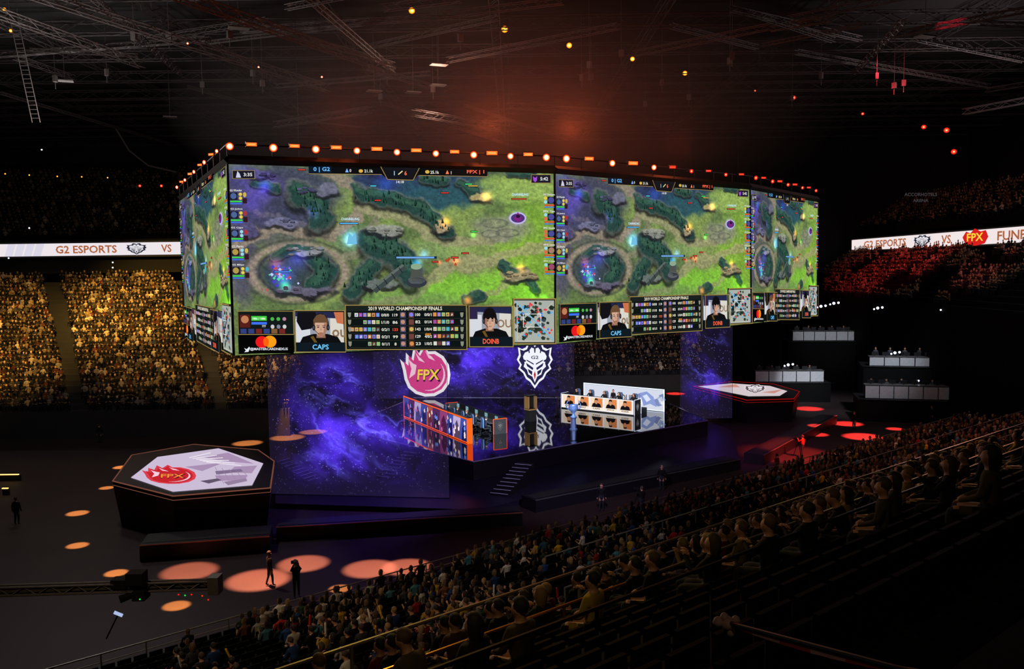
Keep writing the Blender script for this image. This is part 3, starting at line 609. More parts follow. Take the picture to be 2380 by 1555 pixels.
rb=MB().box((XW+.4,94.8,sum(zr)/2),(.5,73,2.0)).build('ribbon_board',BLACK); top(rb,'long white LED ribbon board with team lettering and red emblem','screen')
P.build('ribbon_graphic',rmp,LED,rb)
P=Paint(); P.text('ACCORHOTELS',2140,452,8,(.24,.22,.225),1,76); P.text('ARENA',2140,466,7,(.24,.22,.225),1,36)
sg=P.build('venue_sign',lambda x,y,l:Uy(x,y,84),LED); top(sg,'dim grey lettering of the venue name hung beside the stands','sign')
# ================================================================= GRANDSTANDS
def stand(name,origin,length,rows,z0,run,rise,label):
    mb=MB(); x=origin[0]+length/2
    for k in range(rows):
        zt_=z0+rise*k; mb.box((x,origin[1]+run*(k+.5),zt_/2 if k==0 else zt_-rise/2-.1),(length,run,zt_ if k==0 else rise+.2))
    s=mb.build(name,CONC); setting(s,label); return s
stand('floor_left_tier',(-79,80,0),58,26,2.6,.85,.475,'stepped concrete seating tier')
stand('floor_back_tier',(-20,106,0),46,26,2.0,.85,.46,'stepped concrete seating tier')
mb=MB()
for k in range(24): mb.box((-45,104.5+.85*k,19.3+.5*k),(68,.85,.6))
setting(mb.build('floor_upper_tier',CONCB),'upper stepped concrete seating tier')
setting(MB().box((-45,103.6,17.5),(68,.4,4)).build('wall_tier_front',WALLD))
mb=MB()
for k in range(12): mb.box((42.4+.85*k,95,10.9+.53*k),(.85,70,.8))
mb.box((42.2,95,5.6),(.5,70,11.2))
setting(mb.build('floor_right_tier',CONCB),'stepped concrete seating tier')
mb=MB()
for k in range(10): mb.box((52.4+.85*k,95,20.0+.5*k),(.85,70,.8))
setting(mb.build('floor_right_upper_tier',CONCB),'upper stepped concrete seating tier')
e=Vector((.765,.644,0)); nn=Vector((.644,-.765,0))
def NP(s,q,z=0): return -nn*q+e*s+Vector((0,0,z))
RUN=.9; RISE=.19; Q0=32.8; NR=22; Z00=.6
ang=math.atan2(e.y,e.x)
def zrow(k): return Z00+RISE*k
mb=MB()
for k in range(NR):
    q=Q0-RUN*k; zt_=zrow(k); c=NP(37,q-RUN/2+.45); mb.box((c.x,c.y,zt_/2 if k==0 else zt_-.3),(94,RUN,zt_ if k==0 else .6),ang)
setting(mb.build('floor_near_tier',CONC),'stepped concrete seating tier')
mb=MB(); UQ=12.3; UZ0=8.1; UR=.415
for k in range(14):
    q=UQ-.85*k; zt_=UZ0+UR*k
    c=NP(18,q-.4); mb.box((c.x,c.y,zt_-.35 if k else zt_-1.6),(62,.85,.7 if k else 3.2),ang)
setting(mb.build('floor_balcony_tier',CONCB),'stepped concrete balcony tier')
def bench(s0,s1,q,z):
    mb=MB(); L=s1-s0; c=NP((s0+s1)/2,q); mb.box((c.x,c.y,z+.415),(L,.42,.05),ang)
    n=int(L/.56)
    for i in range(n):
        c2=NP(s0+(i+.5)*L/n,q-.27); mb.box((c2.x,c2.y,z+.63),(L/n*.86,.05,.36),ang,.97)
    nleg=int(L/2.2)
    for i in range(nleg+1):
        p=NP(s0+.1+(L-.2)*i/nleg,q-.1); mb.box((p.x,p.y,z+.2),(.05,.3,.40),ang)
    o=mb.build('bench_row',SEAT); top(o,'long dark row of seats on a concrete step','bench','seat rows'); return o
for k in range(NR): bench(-4,82,Q0-RUN*k-.02,zrow(k))
for k in range(0,11): bench(-6,46,UQ-.85*k-.42,UZ0+UR*k)
def rail(pts,h,posts,mat,lab,name='guard_rail',glass=False,r=.025,bars=2):
    mb=MB(); g=MB()
    for a,b in zip(pts[:-1],pts[1:]):
        a=Vector(a);b=Vector(b); L=(b-a).length; n=max(1,int(L/posts)); up=Vector((0,0,h))
        mb.cyl(a+up,b+up,r,n=6)
        for j in range(1,bars): mb.cyl(a+up*j/bars,b+up*j/bars,r*.7,n=5)
        for i in range(n+1): p=a.lerp(b,i/n); mb.cyl(p,p+up,r,n=6)
        if glass: g.add([a,b,b+up*.94,a+up*.94],[(0,1,2,3)])
    o=mb.build(name,mat); top(o,lab,'railing')
    if glass: g.build('glass_panel',GLASS,o)
    return o
rail([NP(-8,Q0+.55,.55),NP(82,Q0+.55,.55)],.95,1.6,RAILM,'dark metal guard rail along the front of the seats',bars=3,r=.03)
bw=NP(37,Q0+.62); setting(MB().box((bw.x,bw.y,.3),(94,.12,.6),ang).build('wall_tier_edge',CONC))
rail([NP(-6,UQ+.1,UZ0),NP(48,UQ+.1,UZ0)],1.15,2.5,RAILM,'glass and metal balcony guard rail','balcony_rail',True,r=.035)
rail([NP(24,26.5,zrow(7)),NP(80,26.5,zrow(7))],1.3,2.5,RAILM,'metal handrail between seat rows',bars=1,r=.035)
rail([NP(20,21.1,zrow(13)),NP(75,21.1,zrow(13))],1.35,2.5,RAILM,'metal handrail between seat rows',bars=1,r=.035)
rail([NP(8,16.4,zrow(18)),NP(60,16.4,zrow(18))],1.35,2.5,RAILM,'metal handrail between seat rows',bars=1,r=.03)
rail([NP(-4,9.3,UZ0+UR*3),NP(12,9.3,UZ0+UR*3)],1.0,3,GOLDR,'metal handrail on the balcony with warm light painted into its colour',bars=1)
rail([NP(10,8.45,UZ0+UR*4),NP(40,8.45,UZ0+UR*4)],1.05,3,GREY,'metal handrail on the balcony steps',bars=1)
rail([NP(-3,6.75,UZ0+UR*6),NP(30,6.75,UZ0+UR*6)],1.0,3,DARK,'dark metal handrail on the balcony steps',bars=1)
A=Uy(1690,1447,5.2);B=Uy(2290,1590,3.3);Cc=Uy(1400,1570,5.0)
mb=MB(); N=14
for i in range(N):
    p=A.lerp(B,i/N);q=A.lerp(B,(i+1)/N); sag=lambda t:Vector((0,0,-.04*math.sin(math.pi*t))); p+=sag(i/N);q+=sag((i+1)/N)
    mb.mi=(i//2)%2; mb.add([p+Vector((0,0,.020)),q+Vector((0,0,.018)),q-Vector((0,0,.018)),p-Vector((0,0,.020))],[(0,1,2,3)])
tape=mb.build('barrier_tape',[pmat('tape_red',(.85,.25,.18),.5),pmat('tape_white',(.95,.66,.56),.5)]); top(tape,'red and white striped barrier tape tied across the rail','tape')
mb=MB()
for i,(dx,dy,dz,r) in enumerate([(0,0,0,.05),(-.06,0,.01,.035),(.05,.0,.02,.03),(.02,0,-.06,.03),(-.02,0,.04,.03)]):
    mb.lathe([(.004,-r),(r*.8,-r*.5),(r,0),(r*.7,r*.6),(.004,r)],(A.x+dx,A.y+dy-.01,A.z+dz),8)
unp(mb.build('tape_knot',pmat('tape_knot',(.9,.70,.56),.6),smooth=True),tape)
mb=MB(); mb.cyl(Cc,A,.012,n=6); mb.cyl(A,B-Vector((0,0,.03)),.012,n=6);mb.cyl(A,A-Vector((0,0,.7)),.02,n=6);mb.cyl(Cc,Cc-Vector((0,0,.8)),.02,n=6)
top(mb.build('thin_rail',DARK),'thin dark metal handrail carrying barrier tape','railing')
# ================================================================= STAGE
ZD=1.7
deck_px=[(1100,1074),(1645,978),(1560,940),(1400,925),(960,925),(790,995)]
dk=[Uz(x,y,ZD) for x,y in deck_px]
st=MB().prism([(p.x,p.y) for p in dk],.36,ZD).build('stage',[SKIRT]); top(st,'raised angular black stage with glossy reflective deck','stage')
MB().prism([(p.x,p.y) for p in dk],ZD-.001,ZD+.02).build('deck',DECK,st)
mb=MB()
for a,b in zip(dk,dk[1:]+dk[:1]): mb.cyl(Vector((a.x,a.y,ZD+.02)),Vector((b.x,b.y,ZD+.02)),.045,n=5)
mb.build('edge_trim',PALE,st)
ZD+=.02
pl=[Uz(x,y,.34) for x,y in [(640,1170),(1120,1185),(1250,1150),(1720,1070),(1700,1000),(1560,945),(900,945),(640,1060)]]
o=MB().prism([(p.x,p.y) for p in pl],0.0,.34).build('stage_plinth',[pmat('plinth_vinyl',(.13,.11,.19),.35,0,.8,.4)]); top(o,'low dark plinth under the stage, purple light painted into its colour','stage')  # purple tint is coloured light put into the vinyl
MATM=pmat('walkway_mat',(.12,.11,.12),.5)
def lowbar(p,q,w,h,lab,trim=COPPER):
    a=Uz(*p,0);b=Uz(*q,0); c=(a+b)/2; L=(b-a).length; an=math.atan2(b.y-a.y,b.x-a.x)
    o=MB().box((0,w/2,h/2),(L,w,h),taper=.995).build('low_ramp',SKIRT,loc=(c.x,c.y,0),rz=an); top(o,lab,'platform','low runway platforms')
    MB().box((0,0.0,h),(L,.05,.05)).build('edge_trim',trim,o)
    MB().box((0,w*.5,h+.012),(L*.98,w*.6,.02)).build('walkway_mat',MATM,o)
lowbar((325,1305),(628,1282),2.2,.85,'long low dark runway platform with copper edge')
lowbar((642,1258),(1215,1222),1.6,.8,'long low dark runway platform with copper edge')
lowbar((1245,1192),(1722,1092),1.6,.8,'long low dark runway platform',trim=GREY)
lowbar((1775,1082),(1945,985),1.6,.8,'long low dark runway platform',trim=GREY)
NOSE=pmat('nosing',(.75,.75,.85),.4)
def stairs(ptop,pbot,w,lab):
    a=Uz(*ptop,ZD);b=Uz(*pbot,0.35); n=9; d=(b-a); hd=Vector((d.x,d.y,0)); an=math.atan2(hd.y,hd.x)
    root=empty('staircase',(b.x,b.y,.35)); top(root,lab,'stairs','stage staircases')
    mb=MB(); nose=MB()
    for i in range(n):
        t=(i+.5)/n; c=a.lerp(b,t); z=ZD-(ZD-.35)*(i+1)/(n+1)
        mb.box((c.x,c.y,(z+.35)/2),(hd.length/n,w,z-.35),an)
        ed=c+hd.normalized()*hd.length/n*.5
        nose.box((ed.x,ed.y,z+.01),(.04,w*.98,.03),an)
    unp(mb.build('step_block',SKIRT),root); unp(nose.build('pale_nosing',NOSE),root)  # step edges are simply pale, they do not glow
stairs((1222,1072),(1160,1152),1.3,'black stage staircase with pale step edges')
stairs((960,1045),(890,1112),1.3,'black stage staircase with pale step edges')
stairs((650,1064),(730,1118),1.3,'black stage staircase with pale step edges')
def neb(cs,seed,asp,fade=0.0):
    def f(u,v):
        x=u*asp;y=v
        w1_=fbm(x*2.4+seed,y*2.4+4,5); n=fbm(x*4.2+seed+w1_*1.8,y*4.2+seed*2+w1_*1.2,7); n2=fbm(x*20+seed,y*20,4); r=1-np.abs(2*fbm(x*3+seed+5+w1_*2,y*5+w1_*2,6)-1); rs_=TBL[(v*250).astype(int)%256,(u*250).astype(int)%256]; st_=rs_>.982
        a=np.zeros(u.shape); h=np.zeros(u.shape)
        for (cx,cy,rx,ry,s) in cs:
            g=s*np.exp(-(((u-cx)/rx)**2+((v-cy)/ry)**2)); a=a+g; h=h+g**1.8
        e_=sm(0,.10,u)*sm(0,.10,1-u)*(sm(0,.12,1-v) if fade else 1.0)
        fil=np.clip((r-.80)/.20,0,1)**3
        I=a*(np.clip((n-.34)*2.6,0,1.3)**1.8)*e_; I2=h*fil*(.1+.7*n2)*e_
        c=np.zeros(u.shape+(3,))
        c[...,0]=.009+.060*I+.13*I2; c[...,1]=.006+.020*I+.11*I2; c[...,2]=.020+.60*I+.85*I2
        c[st_]+=np.array([.06,.06,.22])*(.4+1.6*a[st_][:,None].clip(0,1))
        return c
    return f
def gauze(TL,TR,BR,BL,cs,seed,res,lab,asp=1.0,fade=0):
    def pf(u,v):
        A_,B_,C_,D_=[Vector(p) for p in(TL,TR,BR,BL)]
        return [ (A_[i]*(1-u)+B_[i]*u)*(1-v)+(D_[i]*(1-u)+C_[i]*u)*v for i in range(3)]
    root=empty('gauze_screen',((BL[0]+BR[0])/2,(BL[1]+BR[1])/2,BL[2])); top(root,lab,'screen','hanging gauze screens')
    unp(colorgrid('projection_fabric',res[0],res[1],pf,neb(cs,seed,asp,fade),GAUZE),root)
    mb=MB(); mb.cyl(TL,TR,.05,n=6); mb.cyl(BL,BR,.02,n=6); mb.cyl(TL,BL,.015,n=5); mb.cyl(TR,BR,.015,n=5); unp(mb.build('frame_batten',DARK),root)
    return root
zt_=11.0
a=Uz(630,1148,.36);b=Uz(1045,1158,.36)
gauze((a.x,a.y,zt_),(b.x,b.y,zt_),(b.x,b.y,.36),(a.x,a.y,.36),[(.38,.27,.15,.11,1.7),(.45,.55,.30,.08,1.9),(.66,.58,.16,.10,1.3),(.38,.74,.18,.12,1.4),(.55,.82,.2,.07,.7),(.32,.42,.16,.10,.7),(.5,.5,.5,.3,.22)],3.3,(360,310),'tall translucent gauze screen with blue and violet nebula projection',1.15,1)
YB=91.0
a=Uy(870,934,YB);b=Uy(1336,934,YB); zb_=ZD
ra=gauze((a.x,YB,12),(b.x,YB,12),(b.x,YB,zb_),(a.x,YB,zb_),[(.50,.60,.16,.14,1.3),(.3,.7,.2,.25,.8),(.75,.8,.2,.16,.6),(.5,.6,.6,.5,.35)],7.1,(320,160),'tall translucent gauze screen with violet nebula and team emblems',2.0)
P=Paint(); fpx(P,993,868,54,1); unp(P.build('pink_flame_emblem',lambda x,y,l:Uy(x,y,YB-.03-.02*l),LED),ra)
P=Paint(); g2(P,1243,845,41,51,1,(.95,.96,1),(.16,.15,.30)); unp(P.build('white_mask_emblem',lambda x,y,l:Uy(x,y,YB-.03-.02*l),LED),ra)
a=Uz(1580,975,0.36);b=Uz(1702,972,.36)
gauze((a.x,a.y,11.5),(b.x,b.y,11.5),(b.x,b.y,.36),(a.x,a.y,.36),[(.55,.38,.30,.14,1.6),(.5,.52,.30,.12,1.6),(.5,.70,.3,.12,.7),(.5,.5,.6,.5,.2)],12.7,(100,180),'narrow translucent gauze screen with blue nebula projection',.5,1)
REDRIM=emat('red_rim',(.7,.08,.06),.7)
def pod(top_px,scr_px,z,kind,lab,trim):
    pts=[Uz(x,y,z) for x,y in top_px]; c=sum((Vector(p) for p in pts),Vector())/len(pts)
    root=empty('hexagonal_podium',(c.x,c.y,0)); top(root,lab,'podium','hexagonal podiums')
    bot=[c+(p-c)*.93 for p in pts]; n=len(pts)
    mb=MB(); mb.add([(p.x,p.y,0) for p in bot]+[(p.x,p.y,z-.25) for p in pts]+[(p.x,p.y,z) for p in pts],
        [(i,(i+1)%n,n+(i+1)%n,n+i) for i in range(n)]+[(n+i,n+(i+1)%n,2*n+(i+1)%n,2*n+i) for i in range(n)]+[tuple(range(n))[::-1],tuple(range(2*n,3*n))])
    unp(mb.build('body',SKIRT),root)
    mb=MB()
    for a,b in zip(pts,pts[1:]+pts[:1]):
        mb.cyl(Vector((a.x,a.y,z)),Vector((b.x,b.y,z)),.04,n=5); mb.cyl(Vector((a.x,a.y,z-.25)),Vector((b.x,b.y,z-.25)),.02,n=5)
    unp(mb.build('edge_trim',trim),root)
    P=Paint(); P.poly(scr_px,(.80,.74,.84) if kind=='f' else (.83,.78,.80),1)
    if kind=='f':
        for q in [[(470,1062),(530,1052),(590,1078),(520,1072)],[(430,1085),(520,1075),(470,1095)],[(545,1085),(598,1082),(585,1100),(530,1098)],[(500,1105),(575,1104),(570,1116),(505,1118)]]: P.poly(q,(.66,.56,.70),2)
        P.poly([(500,1095),(560,1090),(565,1096),(503,1103)],(.50,.42,.56),3)
        P.poly([(520,1120),(572,1112),(575,1118),(530,1128)],(.58,.50,.62),3)
        for i in range(6): P.line(440+i*8,1064+i*2,490+i*14,1052+i*6,1.4,(.97,.95,.98),3)
        for i in range(5): P.line(500+i*16,1086+i*2,520+i*14,1124-i*4,1.2,(.62,.54,.66),3)
        fpx(P,398,1105,58,4,.34,(.98,.55,.25),(.78,.14,.18),(.86,.24,.30))
        P.poly([(465,1118),(505,1112),(515,1116),(485,1124)],(.38,.33,.42),4)
    else:
        g2(P,1755,904,26,10,2,(.9,.88,.9),(.35,.28,.30),False)
        for q in [[(1665,900),(1710,893),(1720,900)],[(1770,912),(1820,905),(1800,914)]]: P.poly(q,(.80,.55,.50),2)
    unp(P.build('floor_screen',lambda x,y,l:Uz(x,y,z+.02+.006*l),LED),root)
CRIM=emat('copper_glow_rim',(.50,.30,.24),.8)  # slight emission paints brightness onto the copper border, which is no lamp
pod([(306,1058),(450,1033),(600,1046),(637,1072),(628,1134),(402,1153),(262,1118)],[(366,1062),(508,1042),(612,1077),(586,1128),(402,1143),(304,1110)],2.8,'f','tall dark hexagonal podium with white floor screen and red emblem',CRIM)
pod([(1612,898),(1700,887),(1800,893),(1858,910),(1845,927),(1735,930)],[(1622,898),(1700,891),(1790,897),(1830,909),(1812,920),(1740,921)],2.4,'g','tall dark hexagonal podium with white floor screen and red rim',REDRIM)
# team booths
O1=Uz(1092,1031,ZD); E1=Uz(944,969,ZD); d1=(E1-O1); L1=d1.length; d1.normalize(); m1=Vector((-d1.y,d1.x,0)); m1=-m1 if m1.x<0 else m1
O2=Uz(1360,938,ZD); E2=Uz(1545,957,ZD); d2=(E2-O2); L2=d2.length; d2.normalize(); m2=Vector((-d2.y,d2.x,0)); m2=-m2 if m2.y>0 else m2
def ledwall(O,d,L,m,h,side,lab,frame_mat,P):
    root=empty('team_display',(O.x+d.x*L/2,O.y+d.y*L/2,ZD)); top(root,lab,'screen','team LED displays')
    an=math.atan2(d.y,d.x); c=O+d*L/2
    unp(MB().box((c.x,c.y,ZD+h/2+.005),(L,.28,h),an).build('slab',BLACK),root)
    mb=MB(); a=O+m*side*.17; b=a+d*L
    for zz in(.08,h-.05): mb.cyl((a.x,a.y,ZD+zz),(b.x,b.y,ZD+zz),.05,n=4)
    for p in(a,b): mb.cyl((p.x,p.y,ZD+.01),(p.x,p.y,ZD+h),.06,n=4)
    unp(mb.build('light_frame',frame_mat),root)
    TL,TR=(b,a) if side*( d.cross(m).z)>0 else (a,b)
    f=quadmap((TL.x,TL.y,ZD+h-.12),(TR.x,TR.y,ZD+h-.12),(TR.x,TR.y,ZD+.12),(TL.x,TL.y,ZD+.12),100,14)
    f0=Vector(f(50,7,1))-Vector(f(50,7,0)); sgn=1 if f0.dot(m*side)>0 else -1
    unp(P.build('led_graphic',lambda x,y,l:f(x,y,l*sgn),LED),root)
    return root
P=Paint(); rd=random.Random(5); P.rect(0,0,100,14,(.30,.20,.36),1)
xs=0
while xs<100:
    w=rd.uniform(7,12); c=rd.choice([(.34,.16,.38),(.62,.26,.50),(.76,.68,.86),(.18,.14,.38),(.70,.34,.30),(.26,.32,.68),(.90,.80,.92)])
    P.poly([(xs,0),(min(100,xs+w),0),(min(100,xs+w*.7),14),(max(0,xs-2),14)],c,2)
    P.poly([(xs+1,14),(xs+w*.2,6),(xs+w*.5,2),(min(99,xs+w*.8),7),(min(99,xs+w*.9),14)],tuple(k*rd.uniform(.3,.6) for k in c),3)
    for i in range(4):
        x=min(96,xs+rd.uniform(0,w));y=rd.uniform(2,12); P.poly([(x,y),(x+1.5,y-1.5),(x+2.5,y+1),(x+.6,y+2)],rd.choice([(.85,.45,.65),(.5,.6,1),(1,.9,.9),(.25,.1,.3)]),4)
    xs+=w
w1=ledwall(O1,d1,L1,m1,2.0,-1,'LED wall with pink and violet artwork and orange glowing frame',STRIP,P)
c=O1-d1*.05; unp(MB().box((c.x,c.y,ZD+1.0),(.10,.42,2.0),math.atan2(d1.y,d1.x)).build('end_strip',STRIP),w1)
P=Paint(); P.rect(0,0,100,14,(.84,.86,.92),1)
for i in range(10):
    x=55+rd.uniform(0,40); y=rd.uniform(2,10); P.poly([(x,y),(x+5,y-1.5),(x+8,y+3),(x+3,y+4)],rd.choice([(.6,.68,.82),(.5,.55,.75),(.93,.93,.97)]),2)
P.poly([(72,3),(80,1.5),(88,5),(92,12),(84,10),(76,12)],(.55,.62,.85),3);P.poly([(75,5),(80,3.5),(85,7),(80,9)],(.86,.9,1),4)
P.text('OURS',58,7.5,5,(.35,.30,.28),4,20)
ledwall(O2,d2,L2,m2,2.15,1,'bright white LED wall with pale blue emblem and lettering',WSTRIP,P)
def desk(O,d,m,a0,a1,b0,lab,front,strip,hf,rz_=0.0):
    an=math.atan2(d.y,d.x); c=O+d*(a0+a1)/2+m*b0; L=a1-a0
    root=empty('player_desk',(c.x,c.y,ZD)); top(root,lab,'desk','team desks')
    if rz_:
        q=c-m*.75; unp(MB().box((q.x,q.y,ZD+rz_/2),(L,2.4,rz_-.004),an).build('riser',BLACK),root)
    unp(MB().box((c.x,c.y,ZD+rz_+.76),(L,.95,.05),an).build('desktop',BLACK),root)
    f=c+m*.5; unp(MB().box((f.x,f.y,ZD+hf/2+.005),(L,.08,hf),an).build('front_panel',BLACK),root)
    for t in(a0,a1):
        p=O+d*t+m*(b0-.1); unp(MB().box((p.x,p.y,ZD+hf/2+.005),(.10,1.3,hf),an).build('end_panel',BLACK),root)
        q=p-d*.07 if t==a0 else p+d*.07; q.z=ZD; mb=MB()
        for s in(-.62,.62): mb.cyl((q+m*s)+Vector((0,0,0.02)),(q+m*s)+Vector((0,0,hf)),.025,n=4)
        mb.cyl(q+m*-.62+Vector((0,0,hf)),q+m*.62+Vector((0,0,hf)),.025,n=4)
        unp(mb.build('end_trim',strip),root)
        if (t==a0)==(not front):
            P=Paint(); g2(P,0,0,.26,.32,1,(.5,.5,.52),(.06,.06,.07),False); sg=-1 if t==a0 else 1
            unp(P.build('end_emblem',lambda x,y,l:(p+m*x+d*sg*(.055+.006*l)+Vector((0,0,ZD-p.z+hf*.5-y))),LED),root)
    if front:
        P=Paint(); P.rect(0,0,100,12,(.97,.96,.98),1)
        for i in range(5):
            x=2.5+i*19.5; P.rect(x,.8,x+17,11.2,(.90,.54,.30),2); P.rect(x,8.8,x+17,11.2,(.99,.93,.86),3); P.poly([(x,.8),(x+7,.8),(x+3,8.8),(x,8.8)],(.98,.88,.78),3)
            P.poly([(x+2,8.8),(x+3.5,5.8),(x+7,5),(x+10.5,5),(x+14,5.8),(x+15.5,8.8)],(.10,.08,.10),4); P.ell(x+8.6,3.7,2.1,2.5,(.80,.57,.44),5,12); P.poly([(x+6.4,3.2),(x+6.6,1.4),(x+8.8,.9),(x+10.8,1.5),(x+10.8,3.2),(x+9.6,2.5),(x+7.6,2.5)],(.2,.12,.08),6)
            P.text(['WONDER','JANKOS','CAPS','PERKZ','MIKYX'][4-i],x+8.5,10,1.5,(.3,.2,.15),5,10)
        g=f+m*.05; a=g-d*L/2;b=g+d*L/2
        fm=quadmap((a.x,a.y,ZD+hf-.03),(b.x,b.y,ZD+hf-.03),(b.x,b.y,ZD+.1),(a.x,a.y,ZD+.1),100,12,.01)
        s=1 if (Vector(fm(0,0,1))-Vector(fm(0,0,0))).dot(m)>0 else -1
        unp(P.build('front_graphic',lambda x,y,l:fm(x,y,l*s),LED),root)
D1S,D1E=2.3,min(L1-.3,12.2); D1M=3.9
desk(O1,d1,m1,D1S,D1E,D1M,'long black player desk with orange trim',False,STRIP,1.28)
D2S=-.4; D2E=L2-1.3; D2M=3.05; RZ2=.45
desk(O2,d2,m2,D2S,D2E,D2M,'long player desk with bright portrait front panel',True,WSTRIP,1.45,RZ2)
p=Uz(1233,978,ZD); TCP=Vector((p.x,p.y,ZD)); r_=empty('trophy_case',TCP); top(r_,'open gold and dark travel case on a black pedestal','case')
MB().box((0,0,.5),(.8,.8,1.0),.6,taper=.9).build('pedestal',BLACK,r_)
mb=MB().box((0,0,1.06),(.86,.8,.10),.6).box((0,.3,1.70),(.86,.16,1.25),.6); mb.box((-.32,-.08,1.65),(.10,.66,1.15),.6).box((.38,.12,1.65),(.10,.66,1.15),.6); mb.build('case_shell',GOLD,r_)
mb=MB()
for zz in(1.12,2.30): mb.box((0,.12,zz),(.92,.8,.05),.6)
mb.box((.02,.05,1.7),(.5,.3,1.0),.6)
mb.build('case_band',DARK,r_)
p=Uz(1333,998,ZD); TRP=Vector((p.x,p.y,ZD)); r_=empty('trophy',TRP); top(r_,'tall silver blue trophy cup on a slim black pedestal','trophy')
MB().lathe([(.34,0),(.34,.06),(.24,.12),(.20,.9),(.28,1.0),(.28,1.05)],n=6).build('pedestal',pmat('blue_grey_pedestal',(.30,.34,.45),.35,.4),r_)
MB().lathe([(.28,1.05),(.28,1.12),(.13,1.2),(.10,1.4),(.18,1.5),(.34,1.65),(.42,1.85),(.39,2.05),(.43,2.12),(.36,2.12),(.2,1.8),(.01,1.7)],n=18).build('cup',CHROME,r_,smooth=True)
for s in(-1,1):
    mb=MB(); pts=[(s*.34,0,1.7),(s*.58,0,1.85),(s*.60,0,2.15),(s*.46,0,2.45)]
    for a,b in zip(pts[:-1],pts[1:]): mb.cyl(a,b,.05,.045,n=6)
    mb.build('handle',CHROME,r_,smooth=True)
# ================================================================= PEOPLE
def skin_mesh(verts,edges,radii,root,sub=1):
    me=bpy.data.meshes.new('sk'); me.from_pydata(verts,edges,[]); o=bpy.data.objects.new('sk',me); COL.objects.link(o)
    m=o.modifiers.new('s','SKIN'); m.use_smooth_shade=True
    for i,r in enumerate(radii):
        v=me.skin_vertices[0].data[i]; v.radius=r if isinstance(r,tuple) else (r,r); v.use_root=(i==root)
    if sub: s=o.modifiers.new('b','SUBSURF'); s.levels=sub; s.render_levels=sub
    dg=bpy.context.evaluated_depsgraph_get(); dg.update()
    r=bpy.data.meshes.new_from_object(o.evaluated_get(dg)); bpy.data.objects.remove(o); bpy.data.meshes.remove(me); return r
def person_mesh(name,seated=True,armL=None,armR=None,lean=0.0,fingers=True,sub=1,stride=0,headturn=0.0):
    V=[];E_=[];Rr=[];T=[]
    def av(p,r,t,par=None):
        if t in 'STH' :
            r=tuple(k*1.16 for k in r) if isinstance(r,tuple) else (r*1.12 if r>.02 else r)
        V.append(tuple(p));Rr.append(r);T.append(t)
        if par is not None:E_.append((par,len(V)-1))
        return len(V)-1
    zp=.57 if seated else .95
    def L(x,y,z): return (x,y+math.sin(lean)*z,zp+math.cos(lean)*z)
    pel=av((0,0,zp),(.155,.12),'T'); ab=av(L(0,0,.18),(.135,.105),'S',pel); ch=av(L(0,0,.36),(.175,.12),'S',ab); nb=av(L(0,-.01,.49),(.10,.085),'S',ch)
    nk=av(L(0,.0,.555),.056,'H',nb); h1=av(L(0,.02,.615),(.074,.080),'H',nk); h2=av(L(0,.02,.69),(.082,.096),'H',h1); h3=av(L(0,.01,.76),(.064,.074),'H',h2)
    if fingers:
        s,c=math.sin(headturn),math.cos(headturn)
        def hp(x,y,z): return L(x*c-y*s,.02+x*s+y*c,z)
        av(hp(0,.115,.655),.013,'H',h2); av(hp(.096,0,.67),.014,'H',h2); av(hp(-.096,0,.67),.014,'H',h2)
    for sx,arm in [(1,armR),(-1,armL)]:
        sh=av(L(sx*.185,0,.445),.070,'S',ch)
        if arm is None: el=Vector((sx*.26,.06,zp+.22)) if seated else Vector((sx*.25,-.02,zp+.20)); wr=Vector((sx*.14,.28,zp+.12)) if seated else Vector((sx*.27,.05,zp-.05))
        else: el=Vector((sx*arm[0][0],arm[0][1],zp+arm[0][2])); wr=Vector((sx*arm[1][0],arm[1][1],zp+arm[1][2]))
        e1=av(el,.048,'S',sh); w1_=av(wr,.030,'S',e1); d=(wr-el).normalized(); pm=wr+d*.07; p1=av(pm,(.036,.023),'K',w1_)
        if fingers:
            side=d.cross(Vector((0,0,1)))
            if side.length<.1: side=Vector((1,0,0))
            side.normalize(); dn=d.cross(side).normalized(); dn=dn if dn.z<0 else -dn
            for j,ln in enumerate((.062,.075,.070,.055)):
                o_=side*(j-1.5)*.021; k1=av(pm+d*ln*.6+o_,.0095,'K',p1); av(pm+d*ln+o_+dn*ln*.4,.008,'K',k1)
            av(wr+d*.05+side*-sx*.05+dn*.01,.0105,'K',w1_)
    for sx in(1,-1):
        hp_=av((sx*.09,0.02 if seated else 0,zp-.03 if seated else zp-.06),.092,'T',pel)
        if seated: kn_=av((sx*.13,.43,zp-.03),.062,'T',hp_); an_=av((sx*.13,.40,.10),.042,'T',kn_); av((sx*.14,.54,.045),.036,'B',an_)
        else:
            f=sx*stride; kn_=av((sx*.10,.03+f*.5,.50),.062,'T',hp_); an_=av((sx*.11,-.03+f,.09),.042,'T',kn_); av((sx*.12,.12+f,.042),.036,'B',an_)
    me=skin_mesh(V,E_,Rr,0,sub); me.name=name
    for m in (SKINM,SHIRT,TROU,BLACK): me.materials.append(m)
    Va=np.array(V); idx={'H':0,'K':0,'S':1,'T':2,'B':3}
    for p in me.polygons:
        c=np.array(p.center); j=int(np.argmin(((Va-c)**2).sum(1))); p.material_index=idx[T[j]]; p.use_smooth=True
    return me,Vector(L(0,.012,.71))
